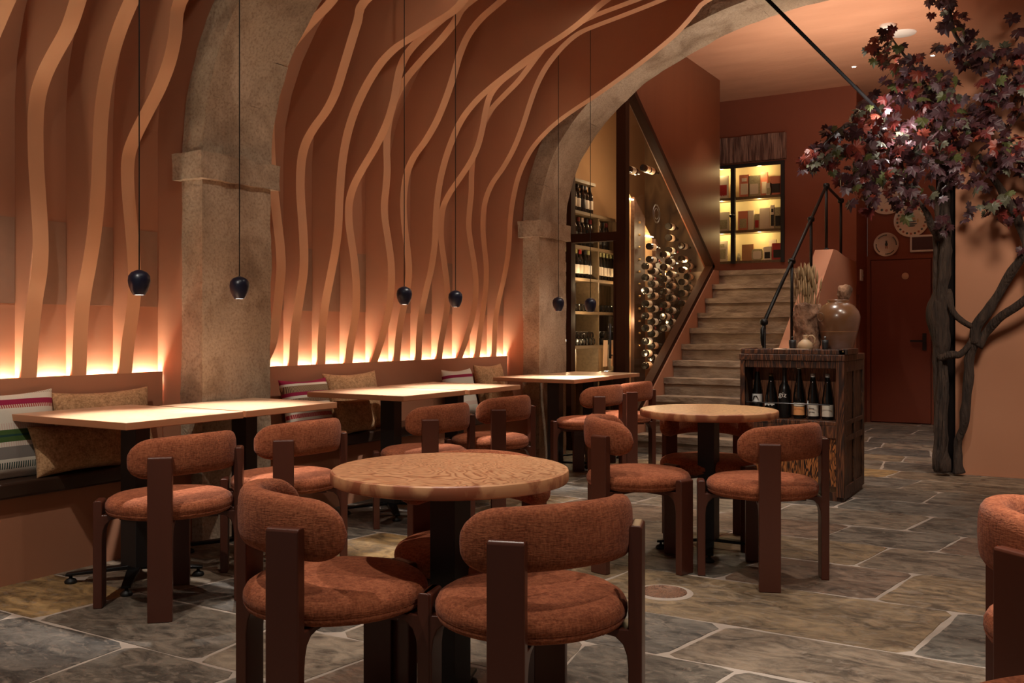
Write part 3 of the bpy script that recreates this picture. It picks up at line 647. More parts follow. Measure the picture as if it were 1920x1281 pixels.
for i, (u, v, X, zt) in enumerate([(261, 528, -3.69, 3.60), (449, 538, -3.69, 3.60), (758, 553, -3.68, 3.6), (854, 559, -3.68, 3.6), (1047, 569, -3.70, 3.6), (1107, 571, -3.46, 3.70)]):
    a = (u-960)/1773; rx, ry = -SA+CA*a, CA+SA*a; tt = X/rx; y = ry*tt; zc = CAMH+(619.3-v)/1773*tt
    dx, dz = X-VC[0], 0; zt = VC[1]+VB*math.sqrt(1-(dx/VA)**2)
    t = thing('pendant_lamp', PL[i], 'pendant lamp', (X, y, zt), group='small blue pendant lamps over the bench tables')
    pendant_parts(t, X, y, zc-.062, zt)
    lamp('pendant_light', 'SPOT', (X, y, zc-.066), 56, HOT, (X, y, 0), .012, 84, .6)

# ------------------------------------------------------------------ cushions
def pillow(name, mat, w, h, th, loc, lean, yaw=0, roll=0, pinch=.10, label='', cat='cushion', group=None, n=22):
    vs = []; fs = []
    for side in (1, -1):
        for i in range(n+1):
            for j in range(n+1):
                u = -1+2*i/n; v = -1+2*j/n; u = math.sin(u*PI/2); v = math.sin(v*PI/2)
                x = w/2*u*(1-pinch*(1-v*v)); y = h/2*v*(1-pinch*(1-u*u))
                t_ = th/2*max(0, (1-u**4))**.55*max(0, (1-v**4))**.55*(1+.10*noise.noise(Vector((u*2+w*9, v*2, side+h*7))))
                vs.append((x, y, side*t_))
    N_ = (n+1)**2
    for s_ in (0, 1):
        for i in range(n):
            for j in range(n):
                a = s_*N_+i*(n+1)+j; q = (a, a+n+1, a+n+2, a+1); fs.append(q if s_ == 0 else q[::-1])
    import bmesh
    me = bpy.data.meshes.new(name); me.from_pydata(vs, [], fs); me.materials.append(mt[mat])
    bm = bmesh.new(); bm.from_mesh(me); bmesh.ops.remove_doubles(bm, verts=bm.verts, dist=1e-5); bmesh.ops.recalc_face_normals(bm, faces=bm.faces); bm.to_mesh(me); bm.free()
    me.polygons.foreach_set('use_smooth', [True]*len(me.polygons))
    o = bpy.data.objects.new(name, me); COL.objects.link(o)
    # local x -> world +Y, local y -> up, local z -> world +X ; lean tips the top towards the wall
    B = Matrix(((0, 0, 1), (1, 0, 0), (0, 1, 0))).to_4x4()
    Mx = Matrix.Translation(loc) @ Matrix.Rotation(math.radians(yaw), 4, 'Z') @ Matrix.Rotation(math.radians(-lean), 4, 'Y') @ B @ Matrix.Rotation(math.radians(roll), 4, 'Z')
    o.matrix_world = Mx
    l_, r_, s_ = Mx.decompose(); o.location = l_; o.rotation_euler = r_.to_euler()
    return tag(o, label, cat, group)
W = (.66, .60, .50); GN = (.05, .10, .02); DG = (.012, .05, .04); GY = (.20, .175, .155); MG = (.28, .008, .05); PK = (.62, .46, .38)
mt['stripe1'] = striped('green_and_white_striped_cloth', [(0, W), (.16, W), (.24, GY), (.37, PK), (.42, GN), (.475, DG), (.50, GN), (.55, PK), (.62, W), (.78, PK), (.82, MG), (.88, W)],
                        1, dash=[(0, W), (.14, DG), (.205, W), (.24, GY), (.37, W), (.42, GN), (.475, DG), (.50, GN), (.55, W), (.78, (.35, .05, .03)), (.82, MG), (.88, W), (.95, (.35, .30, .22))])
mt['stripe2'] = striped('red_and_white_patterned_cloth', [(0, MG), (.10, W), (.14, (.05, .02, .03)), (.19, W), (.23, (.30, .02, .03)), (.30, W), (.34, (.30, .02, .03)), (.41, W), (.46, (.20, .10, .30)), (.52, W), (.58, (.35, .22, .12)), (.66, W), (.70, MG), (.76, (.38, .26, .14)), (.87, W), (.91, MG)],
                        1, dash=[(0, MG), (.10, W), (.19, W), (.23, (.65, .25, .22)), (.30, W), (.34, (.65, .25, .22)), (.41, W), (.58, (.07, .03, .03)), (.66, W), (.70, MG), (.76, (.12, .06, .04)), (.87, W), (.91, MG)])
mt['stripe3'] = striped('white_cloth_with_green_bands', [(0, W), (.22, PK), (.30, W), (.42, GN), (.50, DG), (.54, GN), (.60, W), (.80, MG), (.86, W)], 1)
pillow('striped_cushion', 'stripe1', .52, .44, .15, (-4.335, 2.61, .665), 14, label='large white cushion with green, grey and red stripes at the left edge of the bench', group='cushions on the bench')
pillow('tan_cushion', 'tan', .60, .42, .13, (-4.345, 3.14, .655), 13, label='large tan woven cushion behind the nearest bench table', group='cushions on the bench')
pillow('tan_cushion', 'tan', .50, .25, .14, (-4.225, 2.90, .595), 16, yaw=4, label='long low tan cushion in front of the striped one at the left', group='cushions on the bench')
pillow('patterned_cushion', 'stripe2', .44, .40, .14, (-4.325, 4.63, .655), 14, label='cushion with red, magenta and white woven rows beside the near pier', group='cushions on the bench')
pillow('tan_cushion', 'tan', .56, .43, .13, (-4.345, 5.12, .665), 13, label='large tan cushion behind the middle bench table, right of the magenta one', group='cushions on the bench')
pillow('tan_cushion', 'tan', .40, .24, .13, (-4.215, 4.97, .585), 16, yaw=6, label='small tan cushion with a fringed look, right below the middle table corner', group='cushions on the bench')
pillow('striped_cushion', 'stripe3', .42, .40, .13, (-4.335, 6.43, .655), 13, label='white cushion with a green band and a red line, behind the middle table', group='cushions on the bench')
pillow('tan_cushion', 'tan', .44, .43, .13, (-4.345, 6.93, .665), 13, label='large tan cushion in the corner of the bench near the far pier', group='cushions on the bench')
pillow('tan_cushion', 'tan', .40, .24, .13, (-4.215, 6.86, .585), 16, label='small tan cushion leaning on the large one near the far pier', group='cushions on the bench')

# ------------------------------------------------------------------ stair hall shell
SX0, SX1, SY, RI, TR, NS_ = -3.63, -2.50, 8.36, .17, .2485, 11
def bx(name, m, *a): return struct(MB().box(*a).build(name, m))
bx('ceiling_hall', 'ceil', -4.7, 3.2, 7.87, 12.9, 4.15, 4.25)
bx('wall_upper_back', 'redwall', -5.4, -4.22, 12.0, 12.2, 1.6, 4.15)
wub = struct(MB().box(-3.165, -2.3, 12.0, 12.2, 1.6, 4.15).box(-4.22, -3.165, 12.0, 12.2, 3.31, 4.15).box(-4.22, -3.165, 12.0, 12.2, 1.6, 2.03).build('wall_upper_back', 'redwall'))
bx('wall_hall_back', 'redwall', -2.3, 3.2, 12.7, 12.85, 0, 4.15)
bx('wall_upper_side', 'redwall', -2.5, -2.302, 12.2, 12.7, 0, 4.15)
# right wall (terracotta) and its return along the corridor
wr = struct(MB().prism([(-.85, 8.45), (3.2, 8.45), (3.2, 8.6), (-.70, 8.6), (-.70, 12.7), (-.85, 12.7)], 0, 4.15, 'z').build('wall_right', 'plaster'))
struct(MB().box(-.845, 3.2, 8.435, 8.449, .0, .012).build('baseboard_right', 'plaster'))
tag(MB().box(-1.0, -.855, 8.50, 8.62, 0, 2.5).build('steel_post', 'void'), 'black steel post at the left end of the terracotta wall, behind the tree trunk', 'post')
# landing, stair flank and curbs
bx('floor_landing', 'stonestep', -5.4, -2.5, SY+TR*(NS_-1)+.01, 12.0, 1.6, 1.868)
def zline(y): return .17+(y-SY)*RI/TR
fl = [(8.15, 0), (12.0, 0), (12.0, 2.0), (11.35, 2.02), (10.95, 2.06), (10.75, 2.06), (8.42, zline(8.42)+.19), (8.15, .32)]
struct(MB().prism(fl, -2.50, -2.302, 'x').build('wall_stair_right', 'plaster'))
# left stringer under the cellar glazing
st = [(8.30, 0), (11.0, 0), (11.0, 1.87), (10.68, 1.87), (8.30, .215)]
struct(MB().prism(st, -3.74, -3.632, 'x').build('wall_stair_left', 'plaster'))
# brown panelling above the diagonal
bp = [(8.20, 3.60), (8.20, 4.15), (10.96, 4.15), (10.96, 1.87), (10.74, 1.87)]
struct(MB().prism(bp, -3.76, -3.66, 'x').build('wall_cellar_panelling', 'brown'))
struct(MB().box(-4.65, -3.765, 10.9, 10.955, 0, 4.15).box(-4.80, -4.62, 8.1, 10.96, 0, 4.15).build('wall_cellar', 'ribbed'))
struct(MB().box(-4.62, -4.60, 8.95, 10.9, 2.42, 4.15).box(-4.62, -4.60, 7.9, 8.95, 2.8, 4.15).build('wall_cellar_upper', 'palebrown' if 'palebrown' in mt else 'brown'))
# stairs
t = thing('staircase', 'wide flight of worn stone steps rising beside the wine cellar', 'stairs', (-3.06, 9.6, 0))
for k in range(NS_):
    y0 = SY+TR*k; z1 = RI*(k+1); x0 = SX0+.002
    mb = MB().box(x0, SX1-.002, y0+.02, y0+TR+.03, z1-RI, z1-.055)
    mb.box(x0, SX1-.002, y0-.005, y0+TR+.018, z1-.055, z1)
    rough(mb.build('step', 'stonestep', t), .007, 5, k*3, .07)

# ------------------------------------------------------------------ wine cellar glazing
t = thing('cellar_glazing', 'dark bronze framed glass enclosure of the wine cellar with a triangular side window', 'glass partition', (-3.7, 9.0, 0))
MB().box(-3.75, -3.655, 8.20, 8.29, 0, 3.62).build('corner_post', 'bronze', t)
def beam(name, ya, za, yb, zb, w): # beam in the plane x = -3.70
    d = Vector((0, yb-ya, zb-za)).normalized(); nn = Vector((0, -d.z, d.y))*w/2
    a, b = Vector((0, ya, za)), Vector((0, yb, zb))
    P = [((a+nn).y, (a+nn).z), ((b+nn).y, (b+nn).z), ((b-nn).y, (b-nn).z), ((a-nn).y, (a-nn).z)]
    MB().prism(P, -3.735, -3.645, 'x').build(name, 'bronze', t)
beam('lower_beam', 8.25, .22, 10.72, 1.93, .055); beam('upper_beam', 8.25, 3.56, 10.72, 1.90, .055)
g = MB().prism([(8.29, .30), (10.64, 1.90), (8.29, 3.48)], -3.702, -3.696, 'x').build('side_pane', 'glass', t)
for r_ in (.055, .085, .095):
    MB().tube([(-3.693, 9.06+r_*math.cos(a*PI/16), 2.36+r_*math.sin(a*PI/16)) for a in range(33)], .0012, 5, cap=False).build('etched_emblem', 'steel', g)
MB().box(-4.285, -4.23, 8.20, 8.29, 0, 3.3).build('left_stile', 'bronze', t)
MB().box(-4.23, -3.75, 8.205, 8.285, 2.02, 2.105).build('transom', 'bronze', t)
d = MB().box(-4.228, -3.752, 8.235, 8.255, .12, 2.02).build('door_pane', 'glass', t)
MB().box(-4.228, -3.752, 8.235, 8.255, 2.105, 3.6).build('upper_pane', 'glass', t)
MB().box(-4.23, -3.75, 8.205, 8.285, 0, .12).build('bottom_rail', 'bronze', t)
MB().box(-3.79, -3.755, 8.22, 8.28, .12, 2.02).build('door_stile', 'bronze', t)
MB().cyl((-3.80, 8.17, .90), (-3.80, 8.17, 1.23), .012).cyl((-3.80, 8.17, .93), (-3.80, 8.22, .93), .008).cyl((-3.80, 8.17, 1.2), (-3.80, 8.22, 1.2), .008).build('door_handle', 'blackp', t, smooth=True)
# shelves along the cellar's left wall
t = thing('wine_shelving', 'tall grey-brown wooden wine shelves inside the cellar, stepped down to the right', 'shelving', (-4.47, 9.1, 0))
SHZ = [(2.70, 8.95), (2.38, 9.45), (2.03, 10.0), (1.70, 10.3), (1.36, 10.3), (1.01, 10.3), (.66, 10.3)]
for z, y1 in SHZ:
    MB().box(-4.598, -4.33, 8.12, y1, z-.03, z).build('shelf', 'shelfwood', t)
for y, z1 in ((8.13, 2.7), (9.03, 2.35), (9.9, 2.0)):
    MB().box(-4.598, -4.34, y, y+.03, .02, z1).build('upright', 'shelfwood', t)

BG = {}
ONES = 'first second third fourth fifth sixth seventh eighth ninth tenth eleventh twelfth thirteenth fourteenth fifteenth sixteenth seventeenth eighteenth nineteenth twentieth twenty-first twenty-second twenty-third twenty-fourth twenty-fifth'.split()
def bottle_mesh(kind):
    """kind = (label colour, capsule colour)"""
    if kind in BG: return BG[kind]
    lab, cap = kind
    mb = MB(); mb.lathe([(.0001, .002), (.034, .0), (.0375, .004), (.0375, .175), (.034, .20), (.024, .222), (.0165, .245), (.0155, .262)], 16)
    mb.cur = 1; mb.lathe([(.0378, .05), (.0382, .051), (.0382, .14), (.0378, .141)], 16)
    mb.cur = 2; mb.lathe([(.0160, .243), (.0163, .262), (.0160, .298), (.0001, .30)], 12)
    me_o = mb.build('wine_bottle', ['bottle', lab, cap]); smooth_split(me_o, 40)
    COL.objects.unlink(me_o); BG[kind] = me_o.data; bpy.data.objects.remove(me_o); return BG[kind]
def bottle(kind, loc, rot=(0, 0, 0), label='', group='', s=1):
    o = bpy.data.objects.new('wine_bottle', bottle_mesh(kind)); COL.objects.link(o); o.location = loc; o.rotation_euler = rot; o.scale = (s, s, s)
    return tag(o, label, 'wine bottle', group)
kinds = [('white', 'blackp'), ('cream', 'blackp'), ('white', 'blackp'), ('cream', 'red')]
def row(z, y0, y1, ks, lab, grp, step=.085, x=-4.40):
    y = y0; i = 0
    while y < y1:
        bottle(ks[i % len(ks)], (x+rnd.uniform(-.01, .01), y, z), (0, 0, rnd.uniform(-.3, .3)), lab % ONES[i], grp); y += step*rnd.uniform(.97, 1.06); i += 1
row(2.381, 8.20, 9.0, [('cream', 'blackp'), ('white', 'blackp'), ('blackp', 'blackp'), ('white', 'steel')], '%s wine bottle from the left on the second cellar shelf from the top', 'bottles on the upper cellar shelf', .095)
row(2.031, 8.20, 9.40, [('blackp', 'red'), ('blackp', 'copperwax'), ('blackp', 'cream'), ('blackp', 'blackp')], '%s wine bottle from the left on the shelf just above the bronze transom', 'bottles level with the transom', .095)
row(1.701, 8.20, 8.98, [('cream', 'red'), ('cream', 'blackp'), ('white', 'olive')], '%s wine bottle from the left on the shelf below the transom, big pale label', 'bottles on the left half of the shelf below the transom', .088)
row(1.701, 9.12, 9.85, [('cream', 'olive')], '%s olive-necked wine bottle from the left on the shelf below the transom', 'pale necked bottles on the shelf below the transom', .088)
for z, lab in ((1.36, 'middle'), (1.01, 'low')):
    y = 8.21; i = 0
    while y < 9.9:
        if not (8.98 < y < 9.1): bottle(('white', 'blackp'), (-4.33, y, z+.039), (0, -PI/2, 0), '%s wine bottle from the left in the bottom layer lying on the %s cellar shelf' % (ONES[i], lab), 'bottles lying on the %s shelf' % lab); i += 1
        y += .078
    y = 8.25; i = 0
    while y < 9.85:
        if z < 1.2 and not (8.93 < y < 9.13): bottle(('white', 'blackp'), (-4.33, y, z+.105), (0, -PI/2, 0), '%s wine bottle from the left in the top layer lying on the low cellar shelf' % ONES[i], 'bottles lying on the low shelf'); i += 1
        y += .078
for i in range(7):
    bottle(('white', 'blackp'), (-4.30, 9.15+i*.085, .70), (0, -PI/2-.12, .5), '%s slanted wine bottle from the left in the bright bottom niche of the cellar' % ONES[i], 'bottles in the bottom niche')
for i in range(3):
    o = MB().add([(-4.32, 9.12+i*.2, .78), (-4.32, 9.22+i*.2, .78), (-4.315, 9.22+i*.2, 1.06), (-4.315, 9.12+i*.2, 1.06), (-4.325, 9.12+i*.2, .78), (-4.325, 9.22+i*.2, .78), (-4.32, 9.22+i*.2, 1.06), (-4.32, 9.12+i*.2, 1.06)],
                 [(0, 1, 2, 3), (7, 6, 5, 4), (0, 4, 5, 1), (1, 5, 6, 2), (2, 6, 7, 3), (3, 7, 4, 0)]).build('hanging_tag', 'paper')
    tag(o, ['nearest pale card hanging under the low cellar shelf', 'middle pale card hanging under the low cellar shelf', 'farthest pale card hanging under the low cellar shelf'][i], 'card', 'pale cards under the low cellar shelf')
o = MB().tube([(-4.42+.03*math.cos(a), 8.36+.11*math.cos(a*1.0), 2.79+.07*math.sin(a)) for a in [k*.5 for k in range(13)]], .010, 8).tube([(-4.40, 8.28, 2.72), (-4.40, 8.36, 2.80), (-4.40, 8.5, 2.86)], .011, 8).build('coiled_rope', 'cream', smooth=True)
tag(o, 'coil of pale rope on the topmost cellar shelf beside the arch', 'rope')
# pegged rack behind the side window
t = thing('bottle_rack', 'pegged bottle rack of dark posts and pale lit boards behind the triangular cellar window', 'wine rack', (-4.1, 9.9, 0))
def ztop(y): return 3.50-(y-8.25)*.675
def zbot(y): return .22+(y-8.25)*.69
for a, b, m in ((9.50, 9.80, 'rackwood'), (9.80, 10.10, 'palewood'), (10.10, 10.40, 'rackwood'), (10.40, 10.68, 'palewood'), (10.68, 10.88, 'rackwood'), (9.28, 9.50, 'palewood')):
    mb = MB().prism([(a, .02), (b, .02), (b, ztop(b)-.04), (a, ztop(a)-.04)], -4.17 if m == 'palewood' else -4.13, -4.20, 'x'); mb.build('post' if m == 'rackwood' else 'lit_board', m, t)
for y in (9.63, 10.25):
    z = 1.0
    mb = MB()
    while z < ztop(y)-.15: mb.lathe([(.0001, .02), (.012, .015), (.013, 0)], 10, (0, 0, 0), Matrix.Translation((-4.13, y, z)) @ Matrix.Rotation(PI/2, 4, 'Y')); z += .135
    mb.build('brass_peg_row', 'brass', t, smooth=True)
RB = [(9.05, 2.82), (9.44, 2.89), (9.56, 2.89), (10.15, 2.34), (10.15, 2.21), (10.15, 2.07), (10.15, 1.94), (9.6, 2.07), (9.6, 1.93), (10.56, 2.15), (10.56, 2.0), (10.74, 1.93), (9.99, 2.01), (10.0, 1.87), (9.48, 1.85), (9.48, 1.73), (9.48, 1.59), (9.48, 1.45), (9.48, 1.32), (9.48, 1.19), (9.48, 1.05), (9.48, 0.92), (9.48, 0.79), (9.65, 1.81), (9.65, 1.67), (9.65, 1.54), (9.65, 1.4), (9.65, 1.26), (9.65, 1.13), (9.65, 1.0), (9.65, 0.87), (10.0, 1.74), (10.0, 1.6), (10.0, 1.45), (10.0, 1.32), (10.0, 1.19), (10.18, 1.8), (10.18, 1.67), (10.18, 1.53), (10.18, 1.39), (10.18, 1.26), (10.56, 1.87), (10.56, 1.73), (10.56, 1.6), (10.56, 1.48), (10.74, 1.8), (10.74, 1.67)]
kk = [('cream', 'blackp'), ('white', 'blackp'), ('cream', 'red'), ('paper', 'blackp')]
cols_ = {}
for y, z in RB:
    c_ = min((9.05, 9.48, 9.63, 10.0, 10.17, 10.56, 10.74), key=lambda q: abs(q-y)); cols_.setdefault(c_, []).append((z, y))
for ci, c_ in enumerate(sorted(cols_)):
    for k, (z, y) in enumerate(sorted(cols_[c_])):
        bottle(kk[(ci*3+k*5) % 4], (-3.95, y-.13, z), (-PI/2, 0, 0), 'wine bottle lying in the %s rack column from the corner post, %s from below' % (ONES[ci], ONES[k]), 'bottles in the pegged rack')
# cellar lights: small lamps under the shelves and behind the rack
for loc, e in (((-4.0, 8.7, 3.5), 16), ((-4.05, 9.4, 2.75), 9), ((-4.2, 8.6, 1.62), 5), ((-4.2, 9.4, 1.62), 5), ((-4.15, 8.6, 1.28), 4), ((-4.15, 9.4, 1.28), 4), ((-4.42, 9.35, .95), 13), ((-4.42, 8.45, .93), 7), ((-4.3, 10.6, .9), 5), ((-3.85, 9.2, 1.9), 5), ((-3.82, 9.9, 2.1), 4), ((-3.85, 9.3, 1.0), 3), ((-3.92, 9.38, 2.62), 4.5), ((-3.92, 9.94, 2.28), 4.5), ((-3.92, 10.5, 1.93), 3.5)):
    lamp('cellar_light', 'POINT', loc, e, (1, .74, .42), size=.02)
for y in (9.42, 9.95, 10.54):
    o = MB().box(-4.16, -4.135, y-.1, y+.1, ztop(y)-.06-.07, ztop(y)-.05-.07).build('led_bar', 'led2' if 'led2' in mt else 'led')
    tag(o, 'short warm light bar at the top of the %s lit rack board' % ('nearest' if y < 9.5 else 'middle' if y < 10.2 else 'farthest'), 'light bar', 'light bars on the rack boards')

# ------------------------------------------------------------------ upper back wall: recessed glazed bookcase
t = thing('wall_bookcase', 'glazed bookcase lit in yellow, set into the dark red wall above the stairs', 'bookcase', (-3.69, 12.0, 2.05))
X0, X1 = -4.22, -3.165
MB().box(X0, X1, 12.20, 12.22, 2.03, 3.31).box(X0-.02, X0, 12.0, 12.22, 2.03, 3.31).box(X1, X1+.002, 12.2, 12.22, 2.03, 3.31).build('back_panel', 'cream2' if 'cream2' in mt else 'palewood', t)
for z in (2.89, 2.462):
    MB().box(X0, X1, 12.01, 12.2, z-.035, z).build('shelf', 'shelfwood', t)
MB().box(X0, X1, 12.01, 12.2, 2.03, 2.065).build('shelf', 'shelfwood', t)
MB().box(X1-.045, X1, 11.97, 12.0, 2.03, 3.31).build('frame_jamb', 'blackp', t); MB().box(X0, X1-.045, 11.97, 12.0, 3.265, 3.31).build('frame_head', 'blackp', t)
MB().box(-3.85, -3.795, 11.955, 12.0, 2.03, 3.265).build('frame_mullion', 'blackp', t)
MB().lathe([(.0001, -.025), (.03, -.02), (.042, 0), (.03, .02), (.0001, .025)], 16, (-3.822, 11.94, 2.645)).build('door_knob', 'black', t, smooth=True)
MB().box(X0, X1-.045, 11.98, 11.984, 2.03, 3.265).build('pane', 'glass', t)
o = MB().box(-4.3, -3.14, 11.93, 11.998, 3.33, 3.655).build('lintel', M('scored_brown_render', (.12, .055, .04), .85, var=(.34, .20, .15), scale=9, amt=.10, stretch=(3.6, 1, .30), bump=1, bscale=22, bdist=.03))
rough(o, .008, 9, 4, .05); tag(o, 'rough lintel of vertically scored brown render above the bookcase', 'lintel')
for z in (3.24, 2.84, 2.41):
    for x in (-4.0, -3.5):
        lamp('bookcase_light', 'POINT', (x, 12.04, z), 3.4, (1, .76, .36), size=.02)
BK = [  # x, z shelf, w, h, cover, accent, label
 (-3.985, 2.89, .15, .30, 'cream', 'red', 'cookbook with white capitals on the top bookcase shelf, left of the black bar'),
 (-3.70, 2.89, .13, .29, 'salmon', 'cream', 'grey and red patterned book standing right of the black bar on the top shelf'),
 (-3.57, 2.89, .15, .27, 'olivegrey', 'cream', 'pale olive booklet in the middle of the top bookcase shelf'),
 (-3.455, 2.89, .09, .31, 'salmon', 'cream', 'tall salmon book behind others on the top bookcase shelf'),
 (-3.38, 2.89, .07, .16, 'cream', 'olivegrey', 'small cream card leaning on the top bookcase shelf'),
 (-3.29, 2.89, .15, .24, 'salmon', 'blackp', 'salmon pink book with a printed picture at the right of the top shelf'),
 (-3.99, 2.462, .18, .25, 'cream', 'olivegrey', 'cream book with a printed list, left of the black bar, middle bookcase shelf'),
 (-3.715, 2.462, .13, .25, 'salmon', 'olivegrey', 'salmon book right of the black bar on the middle shelf'),
 (-3.615, 2.462, .08, .25, 'cream', 'cream', 'narrow cream book on the middle bookcase shelf'),
 (-3.535, 2.462, .065, .20, 'olivegrey', 'red', 'narrow dark green book on the middle bookcase shelf'),
 (-3.435, 2.462, .13, .27, 'cream', 'cream', 'wide plain cream book on the middle bookcase shelf'),
 (-3.335, 2.462, .05, .30, 'cream', 'blackp', 'tall slim cream book with dark pictures on the middle bookcase shelf'),
 (-3.255, 2.462, .12, .27, 'olivegrey', 'blackp', 'book with a dark drawing at the right end of the middle shelf'),
 (-4.00, 2.066, .15, .27, 'cream', 'olivegrey', 'cream book with green figures at the left of the bottom shelf'),
 (-3.655, 2.066, .15, .21, 'kraft', 'kraft', 'plain kraft brown book on the bottom bookcase shelf'),
 (-3.40, 2.066, .10, .17, 'cream', 'blackp', 'small book with a dark lower half on the bottom shelf'),
 (-3.345, 2.066, .09, .26, 'cream', 'olivegrey', 'tall printed cream book behind the small dark one on the bottom shelf'),
 (-3.275, 2.066, .13, .21, 'red', 'blackp', 'dark book with a red border at the right end of the bottom shelf')]
mt['salmon'] = M('salmon_cover', (.62, .20, .12), .7); mt['olivegrey'] = M('olive_grey_print', (.30, .26, .15), .8, var=(.50, .44, .28), scale=60); mt['kraft'] = M('kraft_cover', (.46, .22, .10), .8)
for i, (x, z, w_, h, c1, c2, lab) in enumerate(BK):
    y0 = 12.10 if i in (3, 16) else 12.05
    t = thing('book', lab, 'book', (x, y0+.02, z), group='books in the bookcase')
    MB().box(x-w_/2, x+w_/2, y0, y0+.028, z+.001, z+h).build('cover', c1, t)
    mb = MB().box(x-w_*.36, x+w_*.36, y0-.002, y0, z+h*.12, z+h*.60)
    if i in (1, 11, 13): mb.box(x-w_*.25, x+w_*.25, y0-.002, y0, z+h*.7, z+h*.85)
    mb.build('cover_picture', c2, t)
def text(s, size, loc, rot, mat, parent, name='lettering', ext=.0008, rise=0):
    cu = bpy.data.curves.new(name, 'FONT'); cu.body = s; cu.size = size; cu.extrude = ext; cu.align_x = 'CENTER'; cu.resolution_u = 3
    o = bpy.data.objects.new('tmp', cu); COL.objects.link(o); dg = C.evaluated_depsgraph_get(); me = bpy.data.meshes.new_from_object(o.evaluated_get(dg)); bpy.data.objects.remove(o)
    me.name = name; me.materials.clear(); me.materials.append(mt[mat]); q = bpy.data.objects.new(name, me); COL.objects.link(q)
    q.parent = parent; q.location = Vector(loc)-origin(parent); q.rotation_euler = rot; return q
bk = [o for o in bpy.data.objects if o.name.startswith('book') and o.parent is None and o.type == 'EMPTY' and 'white capitals' in o['label']][0]
text('IANA', .052, (-3.985, 12.046, 2.90), (PI/2, 0, 0), 'white', bk)
t = thing('dish', 'square green-rimmed dish propped on the bottom bookcase shelf', 'dish', (-3.53, 12.06, 2.066))
def sq(r, k=5, n=32): return [(math.copysign(abs(math.cos(a))**(2/k), math.cos(a))*r, math.copysign(abs(math.sin(a))**(2/k), math.sin(a))*r) for a in [2*PI*i/n for i in range(n)]]
MB().prism([(-3.53+a, 2.14+b) for a, b in sq(.072)], 12.045, 12.06, 'y').build('rim', 'olivegrey', t); MB().prism([(-3.53+a, 2.135+b) for a, b in sq(.052)], 12.040, 12.045, 'y').build('centre', 'cream', t)
t = thing('bottle_stopper_figure', 'small dark jar just right of the black bar on the bottom shelf', 'jar', (-3.775, 12.06, 2.066))
MB().lathe([(.0001, 0), (.022, 0), (.024, .06), (.014, .085), (.014, .1), (.0001, .1)], 14, (-3.775, 12.06, 2.066)).build('jar_body', 'olivegrey', t, smooth=True)

# ------------------------------------------------------------------ door, plates and fittings of the hall back wall
t = struct(MB().box(-2.25, -1.55, 12.672, 12.70, .01, 2.05).build('door_1', 'door', bevel=.004))
MB().box(-2.32, -2.262, 12.675, 12.70, 0, 2.11).box(-1.538, -1.48, 12.675, 12.70, 0, 2.11).box(-2.262, -1.538, 12.675, 12.70, 2.06, 2.11).build('door_frame', 'redwall', t)
h = MB().box(-1.645, -1.60, 12.655, 12.672, .92, 1.13).build('handle_plate', 'blackp', t)
MB().box(-1.78, -1.605, 12.615, 12.632, 1.02, 1.045).cyl((-1.62, 12.66, 1.032), (-1.62, 12.62, 1.032), .011).build('door_lever', 'blackp', t)
MB().box(-1.262-1, -1.255-1, 12.66, 12.68, 1.5, 1.75).build('hinge', 'redwall', t)
MB().lathe([(.0001, .012), (.036, .012), (.042, .006), (.043, 0)], 24, (0, 0, 0), Matrix.Translation((-1.845, 12.672, 1.845)) @ Matrix.Rotation(PI/2, 4, 'X')).build('door_disc', 'paper', t, smooth=True)
def plate(x, z, r, lab, motif):
    t = thing('decorative_plate', lab, 'plate', (x, 12.69, z), group='painted plates on the wall above the door')
    R_ = Matrix.Translation((x, 12.698, z)) @ Matrix.Rotation(PI/2, 4, 'X')
    mb = MB().lathe([(.0001, .010), (r*.58, .011), (r*.66, .016), (r*.95, .030), (r, .031), (r*.99, .026), (r*.6, .002), (.0001, 0)], 48, (0, 0, 0), R_)
    nn = 22 if motif != 2 else 4
    for k in range(nn):
        a = 2*PI*k/nn+.4; rr = r*.80; cx, cy = rr*math.cos(a), rr*math.sin(a); mb.cur = 1+k % 2
        s_ = r*.07 if motif != 2 else r*.10
        if motif == 2:
            mb.cur = 1
            for q in range(-3, 4):
                b = a+q*.14; mb.lathe([(.0001, .0295), (s_*.5, .028), (s_*.55, .024)], 6, (0, 0, 0), R_ @ Matrix.Translation((rr*math.cos(b), rr*math.sin(b), 0)))
        else: mb.lathe([(.0001, .0295), (s_, .0275), (s_*1.05, .022)], 6, (0, 0, 0), R_ @ Matrix.Translation((cx, cy, 0)))
    def blob(px, py, sx, sy, m): mb.cur = m+1; mb.prism([(px*r+a*sx*r, py*r+b*sy*r) for a, b in sq(1, 2, 10)], .0105, .0135, 'z', R_)
    if motif == 2:
        for q in [(0, .18, .07, .09, 0), (0, .02, .12, .16, 0), (-.05, -.22, .04, .14, 1), (.06, -.22, .04, .14, 1), (0, .30, .10, .03, 0)]: blob(*q)
    elif motif == 1:
        for q in [(0, .22, .10, .10, 2), (-.13, .10, .10, .09, 2), (.13, .10, .10, .09, 2), (0, -.04, .30, .045, 0), (0, -.20, .34, .05, 0), (-.36, -.04, .05, .12, 2), (.36, -.02, .05, .14, 2), (0, -.32, .22, .05, 0)]: blob(*q)
    else:
        for q in [(0, .05, .2, .15, 0), (.1, -.1, .2, .1, 1)]: blob(*q)
    smooth_split(mb.build('plate_body', ['ceramic', 'inkgreen', 'rustink', 'ochreink'], t), 40)
